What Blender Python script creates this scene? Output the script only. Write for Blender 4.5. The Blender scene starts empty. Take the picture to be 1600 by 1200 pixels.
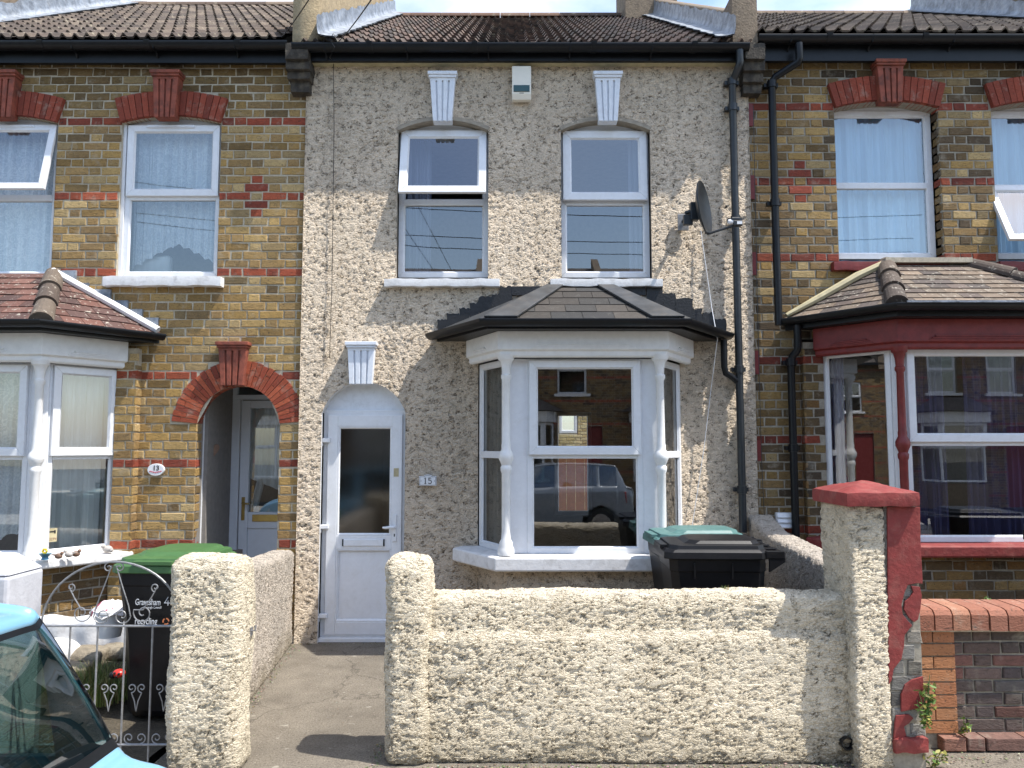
import bpy, math, random
import numpy as np
from math import radians as R, sin, cos, pi, sqrt, atan2
from mathutils import Vector, Matrix
rnd = random.Random(7)
sc = bpy.context.scene
col = sc.collection
# ------------------------------------------------------------------ camera, sky, sun, exposure
EYE = 1.75; PITCH = R(4.6); FPX = 1202.0
cam_d = bpy.data.cameras.new("camera"); cam = bpy.data.objects.new("camera", cam_d); col.objects.link(cam)
cam_d.sensor_width = 36; cam_d.lens = FPX/1600*36; cam_d.clip_end = 500; cam_d.clip_start = 0.05
cam.location = (0, 0, EYE); cam.rotation_euler = (pi/2+PITCH, 0, 0)
sc.camera = cam
SUN = Vector((0.50, -0.185, 1.0)).normalized()      # towards the sun
w = bpy.data.worlds.new("World"); sc.world = w; w.use_nodes = True
nt = w.node_tree; nt.nodes.clear()
out = nt.nodes.new('ShaderNodeOutputWorld'); bg = nt.nodes.new('ShaderNodeBackground')
sky = nt.nodes.new('ShaderNodeTexSky'); sky.sky_type = 'NISHITA'; sky.sun_disc = False
sky.sun_elevation = math.asin(SUN.z); sky.sun_rotation = atan2(SUN.x, SUN.y); sky.air_density = 1.2; sky.dust_density = 1.2; sky.ozone_density = 1.3
tc = nt.nodes.new('ShaderNodeTexCoord'); mp = nt.nodes.new('ShaderNodeMapping'); mp.inputs['Scale'].default_value = (1, 1, 2.2)
mp.inputs['Location'].default_value = (3.1, 0.4, 0.6)
nz = nt.nodes.new('ShaderNodeTexNoise'); nz.inputs['Scale'].default_value = 2.1; nz.inputs['Detail'].default_value = 7; nz.inputs['Roughness'].default_value = 0.55
rp = nt.nodes.new('ShaderNodeValToRGB'); rp.color_ramp.elements[0].position = 0.40; rp.color_ramp.elements[1].position = 0.64
mx = nt.nodes.new('ShaderNodeMixRGB'); mx.inputs[2].default_value = (5.2, 5.4, 5.8, 1)
L = nt.links.new
L(tc.outputs['Generated'], mp.inputs[0]); L(mp.outputs[0], nz.inputs['Vector']); L(nz.outputs['Fac'], rp.inputs[0])
sx = nt.nodes.new('ShaderNodeSeparateXYZ'); L(tc.outputs['Generated'], sx.inputs[0])
mr = nt.nodes.new('ShaderNodeMapRange'); mr.inputs['From Min'].default_value = -0.55; mr.inputs['From Max'].default_value = 0.5; mr.inputs['To Min'].default_value = 0.12; mr.inputs['To Max'].default_value = 1.0; L(sx.outputs['Y'], mr.inputs['Value'])
ml = nt.nodes.new('ShaderNodeMath'); ml.operation = 'MULTIPLY'; L(rp.outputs[0], ml.inputs[0]); L(mr.outputs[0], ml.inputs[1]); L(ml.outputs[0], mx.inputs[0]); L(sky.outputs[0], mx.inputs[1]); L(mx.outputs[0], bg.inputs[0]); bg.inputs[1].default_value = 0.15
L(bg.outputs[0], out.inputs[0])
sd = bpy.data.lights.new("sun", 'SUN'); sd.energy = 3.3; sd.angle = R(0.55); sd.color = (1, 0.955, 0.88)
so = bpy.data.objects.new("sun", sd); col.objects.link(so); so.rotation_euler = SUN.to_track_quat('Z', 'Y').to_euler(); so.location = (6, -4, 12)
sc.view_settings.view_transform = 'Standard'; sc.view_settings.look = 'None'; sc.view_settings.exposure = 1.06; sc.view_settings.gamma = 1
sc.cycles.max_bounces = 8; sc.cycles.transparent_max_bounces = 12

# ------------------------------------------------------------------ pixel -> world (plane at depth y)
def ray(u, v):
    X = (u-800)/FPX; Y = (600-v)/FPX
    return X, cos(PITCH)-Y*sin(PITCH), Y*cos(PITCH)+sin(PITCH)
def at(u, v, y):
    a, b, c = ray(u, v); t = y/b
    return Vector((a*t, y, EYE+c*t))
def WX(u, v, y=7.0): return at(u, v, y).x
def WZ(v, y=7.0): return at(800, v, y).z

# ------------------------------------------------------------------ materials
def srgb(r, g, b):
    f = lambda c: ((c/255)/12.92 if c/255 <= 0.04045 else ((c/255+0.055)/1.055)**2.4)
    return (f(r), f(g), f(b), 1)
class NT:
    def __init__(s, name):
        s.m = bpy.data.materials.new(name); s.m.use_nodes = True; s.t = s.m.node_tree
        s.b = s.t.nodes['Principled BSDF']; s.o = s.t.nodes['Material Output']
        s.co = s.t.nodes.new('ShaderNodeTexCoord').outputs['Object']
    def lk(s, a, b): s.t.links.new(a, b)
    def put(s, sock, v):
        if hasattr(v, 'links') or isinstance(v, bpy.types.NodeSocket): s.lk(v, sock)
        else: sock.default_value = v
    def noise(s, scale, detail=3, rough=0.5, dist=0.0, vec=None, out='Fac'):
        n = s.t.nodes.new('ShaderNodeTexNoise'); s.lk(vec or s.co, n.inputs['Vector'])
        n.inputs['Scale'].default_value = scale; n.inputs['Detail'].default_value = detail
        n.inputs['Roughness'].default_value = rough; n.inputs['Distortion'].default_value = dist
        return n.outputs[out]
    def voro(s, scale, feat='F1', vec=None, rnd_=1.0):
        n = s.t.nodes.new('ShaderNodeTexVoronoi'); n.feature = feat; s.lk(vec or s.co, n.inputs['Vector'])
        n.inputs['Scale'].default_value = scale; n.inputs['Randomness'].default_value = rnd_
        return n.outputs['Distance']
    def mapv(s, scale=(1,1,1), loc=(0,0,0), rot=(0,0,0)):
        n = s.t.nodes.new('ShaderNodeMapping'); s.lk(s.co, n.inputs[0]); n.inputs['Scale'].default_value = scale
        n.inputs['Location'].default_value = loc; n.inputs['Rotation'].default_value = rot; return n.outputs[0]
    def ramp(s, fac, stops, interp='LINEAR'):
        n = s.t.nodes.new('ShaderNodeValToRGB'); s.lk(fac, n.inputs[0]); r = n.color_ramp; r.interpolation = interp
        while len(r.elements) < len(stops): r.elements.new(0.5)
        for e, (p, c) in zip(r.elements, stops):
            e.position = p; e.color = c if isinstance(c, (tuple, list)) else (c, c, c, 1)
        return n.outputs[0]
    def mix(s, f, a, b, mode='MIX'):
        n = s.t.nodes.new('ShaderNodeMixRGB'); n.blend_type = mode
        s.put(n.inputs[0], f); s.put(n.inputs[1], a); s.put(n.inputs[2], b); return n.outputs[0]
    def math(s, op, a, b=0.0, c=None):
        n = s.t.nodes.new('ShaderNodeMath'); n.operation = op; s.put(n.inputs[0], a); s.put(n.inputs[1], b)
        if c is not None: s.put(n.inputs[2], c)
        return n.outputs[0]
    def sep(s, vec=None):
        n = s.t.nodes.new('ShaderNodeSeparateXYZ'); s.lk(vec or s.co, n.inputs[0]); return n.outputs
    def attr(s, name):
        n = s.t.nodes.new('ShaderNodeAttribute'); n.attribute_name = name; return n.outputs['Color']
    def color(s, v): s.put(s.b.inputs['Base Color'], v)
    def rough(s, v): s.put(s.b.inputs['Roughness'], v)
    def bump(s, h, strength=0.5, dist=0.01):
        n = s.t.nodes.new('ShaderNodeBump'); n.inputs['Strength'].default_value = strength; n.inputs['Distance'].default_value = dist
        s.lk(h, n.inputs['Height']); s.lk(n.outputs[0], s.b.inputs['Normal'])
    def disp(s, h, scale, mid=0.5):
        n = s.t.nodes.new('ShaderNodeDisplacement'); s.lk(h, n.inputs['Height']); n.inputs['Scale'].default_value = scale
        n.inputs['Midlevel'].default_value = mid; s.lk(n.outputs[0], s.o.inputs['Displacement']); s.m.displacement_method = 'BOTH'
def c4(r, g=None, b=None): return (r, g if g is not None else r, b if b is not None else r, 1)

def plain(name, c, rough=0.6, metal=0.0, spec=None, var=0.12, nscale=18, bump=0.0, bscale=60, bdist=0.003, dirt=0.0, dirtc=(0.12, 0.10, 0.08, 1), dscale=5):
    n = NT(name)
    a = n.noise(nscale, 5, 0.6)
    cc = n.mix(n.ramp(a, [(0.3, 0.0), (0.7, 1.0)]), tuple(x*(1-var) for x in c[:3])+(1,), tuple(min(1, x*(1+var)) for x in c[:3])+(1,))
    if dirt: cc = n.mix(n.math('MULTIPLY', n.ramp(n.noise(dscale, 8, 0.7, 0.4), [(0.5, 0.0), (0.72, 1.0)]), dirt), cc, dirtc)
    n.color(cc); n.rough(rough); n.b.inputs['Metallic'].default_value = metal
    if bump: n.bump(n.noise(bscale, 5, 0.65), bump, bdist)
    return n.m

def m_dash(name, pale, alt, pit, s1, s2, disp, fleck=0.9, stainc=(0.30, 0.27, 0.22, 1), smear=(1, 1, 1), rot=28, coarse=0.0, wormscale=26, base_grime=0.0, floatv=0.4, plo=0.38, phi=0.425, sharp=(0.37, 0.465, 0.60)):
    n = NT(name)
    v = n.mapv(smear, rot=(0, R(rot), 0))
    h1 = n.noise(s1, 4, 0.62, 0.6, vec=v); h2 = n.noise(s2, 3, 0.6, 0.9, vec=v); h0 = n.noise(s1*0.3, 3, 0.6, 0.3, vec=v)
    h = n.mix(0.42, h1, h2)
    if coarse: h = n.mix(coarse, h, h0)
    patch = n.ramp(n.noise(2.6, 4, 0.6, 0.5), [(0.38, 1.0-floatv), (0.62, 1.0)])      # trowelled flatter areas
    lump = n.ramp(h, [(sharp[0], 0.0), (sharp[1], 0.5), (sharp[2], 1.0)])
    lump = n.math('MULTIPLY', n.math('SUBTRACT', lump, 0.5), patch)
    # thin open cracks between the blobs
    w1 = n.math('ABSOLUTE', n.math('SUBTRACT', n.noise(wormscale, 3, 0.55, 1.0, vec=v), 0.5)); wm = n.ramp(n.noise(wormscale*0.55, 2, 0.5), [(0.52, 0.0), (0.58, 1.0)])
    crack = n.math('MULTIPLY', n.ramp(w1, [(0.008, 1.0), (0.028, 0.0)]), wm)
    base = n.mix(n.ramp(n.noise(2.3, 7, 0.7, 0.4), [(0.36, 0.0), (0.64, 1.0)]), pale, alt)
    base = n.mix(n.ramp(n.noise(0.9, 6, 0.7, 0.8), [(0.50, 0.0), (0.70, 0.42)]), base, stainc)
    streak = n.ramp(n.noise(3.2, 5, 0.65, 0.2, vec=n.mapv((2.6, 1, 0.22))), [(0.52, 0.0), (0.70, 0.38)])
    base = n.mix(streak, base, stainc)
    if base_grime:
        z = n.sep()[2]; g = n.math('MULTIPLY', n.ramp(n.math('ADD', z, n.math('MULTIPLY', n.noise(4, 5, 0.7), 0.5)), [(0.22, 1.0), (0.50, 0.0)]), base_grime)
        base = n.mix(g, base, c4(0.20, 0.165, 0.10))
    base = n.mix(0.35, base, n.ramp(n.noise(s2*1.7, 2), [(0.3, 0.35), (0.7, 1.0)]), 'MULTIPLY')
    pits = n.ramp(h, [(plo, 1.0), (phi, 0.0)])
    f = n.math('MULTIPLY', n.math('MAXIMUM', pits, crack), fleck)
    n.color(n.mix(f, base, pit)); n.rough(0.92)
    n.disp(n.math('SUBTRACT', lump, n.math('MULTIPLY', crack, 0.45)), disp, 0.0)
    return n
def m_brick(name, mottle=0.35, soot=0.0):
    n = NT(name)
    c = n.attr('bc')
    a = n.noise(28, 6, 0.7, 0.5, vec=n.mapv((1, 1, 2.2)))
    c = n.mix(mottle, c, n.ramp(a, [(0.25, 0.30), (0.5, 0.85), (0.72, 1.35)]), 'MULTIPLY')
    p = n.noise(75, 3, 0.6)
    c = n.mix(n.ramp(p, [(0.30, 0.75), (0.40, 0.0)]), c, c4(0.035, 0.028, 0.02))
    sl = n.noise(22, 3, 0.6, 1.2, vec=n.mapv((1, 1, 3.2)))
    c = n.mix(n.ramp(sl, [(0.30, 0.85), (0.36, 0.0)]), c, c4(0.03, 0.024, 0.018))
    c = n.mix(n.math('MULTIPLY', n.ramp(n.noise(9, 5, 0.7, 0.3), [(0.55, 0.0), (0.75, 1.0)]), 0.45), c, c4(0.42, 0.38, 0.30))
    n.color(c); n.rough(0.9)
    n.bump(n.mix(0.6, n.mix(0.5, a, p), sl), 0.8, 0.012)
    return n.m
def m_glass(name, tint=(0.82, 0.88, 0.88, 1), refl=0.15, rough=0.0, wob=0.0):
    n = NT(name); t = n.t; t.nodes.remove(n.b)
    tr = t.nodes.new('ShaderNodeBsdfTransparent'); tr.inputs[0].default_value = tint
    g = t.nodes.new('ShaderNodeBsdfGlossy'); g.inputs['Roughness'].default_value = rough; g.inputs['Color'].default_value = (0.95, 0.97, 1, 1)
    lw = t.nodes.new('ShaderNodeLayerWeight'); lw.inputs[0].default_value = 0.22
    f = n.math('MULTIPLY_ADD', lw.outputs['Fresnel'], 0.9, refl)
    if wob:
        b = t.nodes.new('ShaderNodeBump'); b.inputs['Strength'].default_value = 0.5; b.inputs['Distance'].default_value = wob
        n.lk(n.noise(1.6, 1), b.inputs['Height']); n.lk(b.outputs[0], g.inputs['Normal'])
    mxs = t.nodes.new('ShaderNodeMixShader'); n.lk(f, mxs.inputs[0]); n.lk(tr.outputs[0], mxs.inputs[1]); n.lk(g.outputs[0], mxs.inputs[2])
    n.lk(mxs.outputs[0], n.o.inputs[0]); return n.m
def m_cloth(name, c, trans=0.35, lace=0.0, fold=0.3):
    n = NT(name); t = n.t
    col_ = n.mix(n.ramp(n.noise(9, 4, 0.6, vec=n.mapv((1, 1, 0.12))), [(0.35, 0.0), (0.65, 1.0)]), tuple(x*0.82 for x in c[:3])+(1,), c)
    if lace: 
        pat = n.ramp(n.noise(10, 2, 0.5, 2.6), [(0.42, 0.0), (0.5, 1.0), (0.58, 0.0)])
        col_ = n.mix(n.math('MULTIPLY', pat, 0.7), n.mix(lace*0.6, col_, c4(0.30, 0.36, 0.42)), c4(0.95))
    n.color(col_); n.rough(0.95)
    tl = t.nodes.new('ShaderNodeBsdfTranslucent'); n.put(tl.inputs[0], col_)
    m1 = t.nodes.new('ShaderNodeMixShader'); m1.inputs[0].default_value = trans
    n.lk(n.b.outputs[0], m1.inputs[1]); n.lk(tl.outputs[0], m1.inputs[2]); n.lk(m1.outputs[0], n.o.inputs[0])
    return n.m
MT = {}
MT['dash'] = m_dash("cream_pebbledash", c4(0.78, 0.655, 0.51), c4(0.71, 0.60, 0.465), c4(0.10, 0.075, 0.05), 23, 60, 0.023, 1.0, (0.53, 0.45, 0.35, 1), (0.8, 1, 1.3), 24, 0.0, 30).m
MT['dashwall'] = m_dash("cream_roughcast", c4(0.76, 0.67, 0.515), c4(0.70, 0.615, 0.47), c4(0.16, 0.12, 0.075), 25, 66, 0.020, 0.75, (0.52, 0.45, 0.33, 1), (0.62, 1, 1.45), 14, 0.16, 32, 0.6, 0.45, 0.365, 0.405, (0.385, 0.465, 0.57)).m
MT['dashpink'] = m_dash("shell_pebbledash", c4(0.60, 0.52, 0.43), c4(0.50, 0.44, 0.37), c4(0.12, 0.095, 0.075), 34, 64, 0.018, 0.85, (0.36, 0.32, 0.27, 1), (1, 1, 1.1), 10, 0.0, 34, 0.8).m
MT['brick'] = m_brick("stock_brick", 0.58)
MT['redbrick'] = m_brick("red_brick", 0.30)
def mortar(name, c):
    n = NT(name); a = n.noise(35, 5, 0.7)
    n.color(n.mix(n.ramp(a, [(0.3, 0.0), (0.7, 1.0)]), tuple(x*0.6 for x in c[:3])+(1,), c)); n.rough(0.95); n.bump(a, 0.5, 0.006); return n.m
MT['mortar'] = mortar("lime_mortar", c4(0.56, 0.49, 0.37))
MT['mortar_dark'] = mortar("grey_mortar", c4(0.38, 0.34, 0.27))
MT['upvc'] = plain("white_upvc", c4(0.74, 0.75, 0.77), 0.32, var=0.04, dirt=0.28, dirtc=c4(0.50, 0.48, 0.43), dscale=9)
MT['upvc_grey'] = plain("pale_grey_upvc", c4(0.70, 0.72, 0.75), 0.4, var=0.03)  # slightly greyer upvc for arch boards, vents and the porch door
MT['paint'] = plain("white_masonry_paint", c4(0.74, 0.73, 0.72), 0.7, var=0.06, bump=0.5, bscale=45, bdist=0.005, dirt=0.45, dirtc=c4(0.30, 0.27, 0.23), dscale=11)
MT['keystone'] = plain("blue_white_paint", c4(0.72, 0.75, 0.80), 0.6, var=0.05, bump=0.25, bscale=50, dirt=0.15, dscale=16)
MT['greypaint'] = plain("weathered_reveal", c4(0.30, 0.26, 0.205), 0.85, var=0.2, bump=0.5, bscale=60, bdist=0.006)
MT['black'] = plain("black_gutter_plastic", c4(0.006, 0.007, 0.009), 0.38, var=0.2, dirt=0.12, dirtc=c4(0.04), dscale=8)
MT['black'].node_tree.nodes['Principled BSDF'].inputs['Specular IOR Level'].default_value = 0.3
MT['blackpaint'] = plain("black_bitumen_paint", c4(0.012, 0.012, 0.013), 0.45, var=0.3, bump=0.6, bscale=50, bdist=0.008)
MT['pipe'] = plain("dark_grey_pipe", c4(0.016, 0.020, 0.024), 0.4, var=0.25, dirt=0.2, dirtc=c4(0.06), dscale=8)
MT['sootstone'] = plain("sooty_stone", c4(0.045, 0.038, 0.030), 0.9, var=0.5, bump=0.8, bscale=28, bdist=0.015, dirt=0.6, dirtc=c4(0.16, 0.13, 0.09), dscale=9)
MT['parapet'] = plain("buff_cement_render", c4(0.36, 0.28, 0.17), 0.95, var=0.2, bump=0.9, bscale=45, bdist=0.012, dirt=0.6, dirtc=c4(0.12, 0.09, 0.06), dscale=4)
MT['parapet2'] = plain("brown_cement_render", c4(0.20, 0.155, 0.11), 0.95, var=0.25, bump=0.9, bscale=45, bdist=0.012, dirt=0.6, dirtc=c4(0.07, 0.055, 0.045), dscale=4)
MT['lead'] = plain("lead_flashing", c4(0.22, 0.245, 0.28), 0.5, metal=0.25, var=0.5, nscale=10, bump=0.7, bscale=14, bdist=0.02, dirt=0.55, dirtc=c4(0.48, 0.49, 0.5), dscale=9)
MT['leaddark'] = plain("dull_lead", c4(0.05, 0.053, 0.057), 0.55, metal=0.1, var=0.4, nscale=8, bump=0.4, bscale=20, dirt=0.5, dirtc=c4(0.14, 0.12, 0.10), dscale=5)
MT['redpaint'] = plain("dark_red_gloss_paint", c4(0.165, 0.018, 0.016), 0.5, var=0.2, bump=0.4, bscale=30, bdist=0.006, dirt=0.2, dirtc=c4(0.24, 0.06, 0.05), dscale=9)
MT['keyred'] = plain('terracotta_keystone', c4(0.24, 0.062, 0.036), 0.8, var=0.35, nscale=14, bump=0.5, bscale=40, bdist=0.008, dirt=0.8, dirtc=c4(0.045, 0.03, 0.025), dscale=9)
MT['cornicepaint'] = plain('clean_white_paint', c4(0.76, 0.755, 0.74), 0.6, var=0.05, bump=0.2, bscale=30, bdist=0.004, dirt=0.14, dirtc=c4(0.45, 0.42, 0.37), dscale=5)
MT['whitegrey'] = plain('lavender_white_paint', c4(0.50, 0.50, 0.53), 0.8, var=0.08, bump=0.5, bscale=20, bdist=0.008, dirt=0.4, dirtc=c4(0.36, 0.35, 0.36), dscale=6)
MT['redcap'] = plain("faded_red_paint", c4(0.215, 0.030, 0.026), 0.7, var=0.2, bump=0.6, bscale=35, bdist=0.008, dirt=0.5, dirtc=c4(0.32, 0.13, 0.10), dscale=10)
MT['metal'] = plain("galvanised_paint", c4(0.27, 0.27, 0.275), 0.45, metal=0.4, var=0.25, nscale=30, dirt=0.4, dirtc=c4(0.14, 0.10, 0.07), dscale=20)
MT['brass'] = plain("brass", c4(0.45, 0.32, 0.11), 0.35, metal=0.9, var=0.1)
MT['chrome'] = plain("chrome", c4(0.6), 0.2, metal=1.0, var=0.05)
MT['blackplastic'] = plain("bin_black_plastic", c4(0.0055, 0.0055, 0.007), 0.45, var=0.25, bump=0.15, bscale=150, dirt=0.2, dirtc=c4(0.03), dscale=6)
MT['blackplastic'].node_tree.nodes['Principled BSDF'].inputs['Specular IOR Level'].default_value = 0.35
MT['green'] = plain("bin_green_plastic", c4(0.05, 0.125, 0.038), 0.5, var=0.1, dirt=0.2, dirtc=c4(0.2, 0.3, 0.12), dscale=6)
MT['teal'] = plain("bin_teal_plastic", c4(0.075, 0.165, 0.155), 0.5, var=0.12, dirt=0.3, dirtc=c4(0.30, 0.42, 0.38), dscale=6)
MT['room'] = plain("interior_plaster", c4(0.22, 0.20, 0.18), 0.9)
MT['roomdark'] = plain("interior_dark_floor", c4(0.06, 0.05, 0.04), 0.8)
MT['glass'] = m_glass("window_glass", tint=(0.88, 0.92, 0.92, 1), refl=0.18, wob=0.0012)
MT['glass_dark'] = m_glass("tinted_window_glass", (0.5, 0.55, 0.56, 1), 0.15)
MT['glass_frost'] = m_glass("obscured_glass", (0.22, 0.25, 0.26, 1), 0.10, 0.10, 0.003)
MT['glass_car'] = m_glass("car_glass", (0.40, 0.54, 0.50, 1), 0.24)
MT['lace'] = m_cloth("lace_net", c4(0.92, 0.95, 0.97), 0.08, lace=0.55)
MT['net'] = m_cloth("white_voile", c4(0.80, 0.82, 0.80), 0.2)
MT['bluecurtain'] = m_cloth("pale_blue_curtain", c4(0.50, 0.70, 0.85), 0.1)
MT['purple'] = m_cloth("purple_curtain", c4(0.13, 0.115, 0.24), 0.2)
MT['greycurtain'] = m_cloth("taupe_curtain", c4(0.30, 0.28, 0.25), 0.25)
MT['palecurtain'] = m_cloth("lilac_grey_curtain", c4(0.34, 0.35, 0.44), 0.3)
def m_ground(name, a, b, sc1, spots, crack=True, bumpd=0.006):
    n = NT(name)
    c = n.mix(n.ramp(n.noise(sc1, 8, 0.65, 0.2), [(0.3, 0.0), (0.7, 1.0)]), a, b)
    c = n.mix(n.ramp(n.noise(75, 4, 0.75), [(0.38, 0.7), (0.50, 0.0)]), c, tuple(x*0.4 for x in a[:3])+(1,))
    c = n.mix(n.ramp(n.noise(95, 3, 0.7), [(0.58, 0.0), (0.66, 0.55)]), c, tuple(min(1, x*2.0) for x in b[:3])+(1,))
    c = n.mix(n.ramp(n.noise(0.8, 7, 0.7, 0.6), [(0.45, 0.0), (0.7, 0.5)]), c, tuple(x*0.55 for x in a[:3])+(1,))
    if spots: c = n.mix(n.ramp(n.noise(11, 3, 0.5, 0.3, vec=n.mapv((1, 1.7, 1))), [(0.69, 0.0), (0.71, 0.55)]), c, c4(0.42, 0.39, 0.33))
    if crack:
        v = n.t.nodes.new('ShaderNodeTexVoronoi'); v.feature = 'DISTANCE_TO_EDGE'; v.inputs['Scale'].default_value = 1.1
        n.lk(n.mix(0.25, n.co, n.noise(4, 6, 0.7, out='Color')), v.inputs['Vector'])
        c = n.mix(n.ramp(v.outputs['Distance'], [(0.0, 0.8), (0.007, 0.0)]), c, tuple(x*0.35 for x in a[:3])+(1,))
    n.color(c); n.rough(0.93); n.bump(n.noise(120, 5, 0.75), 0.7, bumpd); return n.m
MT['path'] = m_ground("concrete_path", c4(0.15, 0.128, 0.10), c4(0.25, 0.218, 0.172), 4.5, True, bumpd=0.012)
MT['asphalt'] = m_ground("asphalt", c4(0.05), c4(0.075, 0.072, 0.068), 2.0, False)
MT['paving'] = m_ground("paving", c4(0.30, 0.28, 0.24), c4(0.42, 0.40, 0.36), 2.5, False, False)
MT['soil'] = m_ground("garden_soil", c4(0.055, 0.045, 0.03), c4(0.14, 0.115, 0.08), 6, False, False, 0.02)
MT['kerb'] = m_ground("kerb_stone", c4(0.27, 0.26, 0.24), c4(0.36, 0.35, 0.32), 4, False, False)
def m_tile(name, lichen, lc, amt=1.0):
    n = NT(name); c = n.attr('bc')
    c = n.mix(0.5, c, n.ramp(n.noise(30, 5, 0.7), [(0.25, 0.4), (0.75, 1.4)]), 'MULTIPLY')
    c = n.mix(n.math('MULTIPLY', n.ramp(n.noise(lichen, 5, 0.7, 0.4), [(0.58, 0.0), (0.66, 1.0)]), amt), c, lc)
    n.color(c); n.rough(0.85); n.bump(n.noise(80, 4, 0.7), 0.5, 0.006); return n.m
MT['tile'] = m_tile("roof_tile", 13, c4(0.32, 0.28, 0.20), 0.65)
MT['baytile'] = m_tile("weathered_clay_tile", 22, c4(0.50, 0.46, 0.38), 0.8)
MT['slate'] = m_tile("slate", 10, c4(0.095, 0.09, 0.08), 0.45)
def m_simple(name, c, r=0.5, metal=0): 
    n = NT(name); n.color(c); n.rough(r); n.b.inputs['Metallic'].default_value = metal; return n.m
MT['text_white'] = m_simple("white_print", c4(0.62, 0.64, 0.66), 0.6)
MT['text_black'] = m_simple("black_print", c4(0.02), 0.6)
MT['alarm'] = plain("cream_plastic", c4(0.78, 0.74, 0.64), 0.4, var=0.03)
MT['alarmstripe'] = m_simple("dark_green_lens", c4(0.02, 0.07, 0.075), 0.25)
MT['soffit'] = plain("cream_board_paint", c4(0.46, 0.40, 0.24), 0.7, var=0.15, dirt=0.5, dirtc=c4(0.2, 0.16, 0.09))

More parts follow.
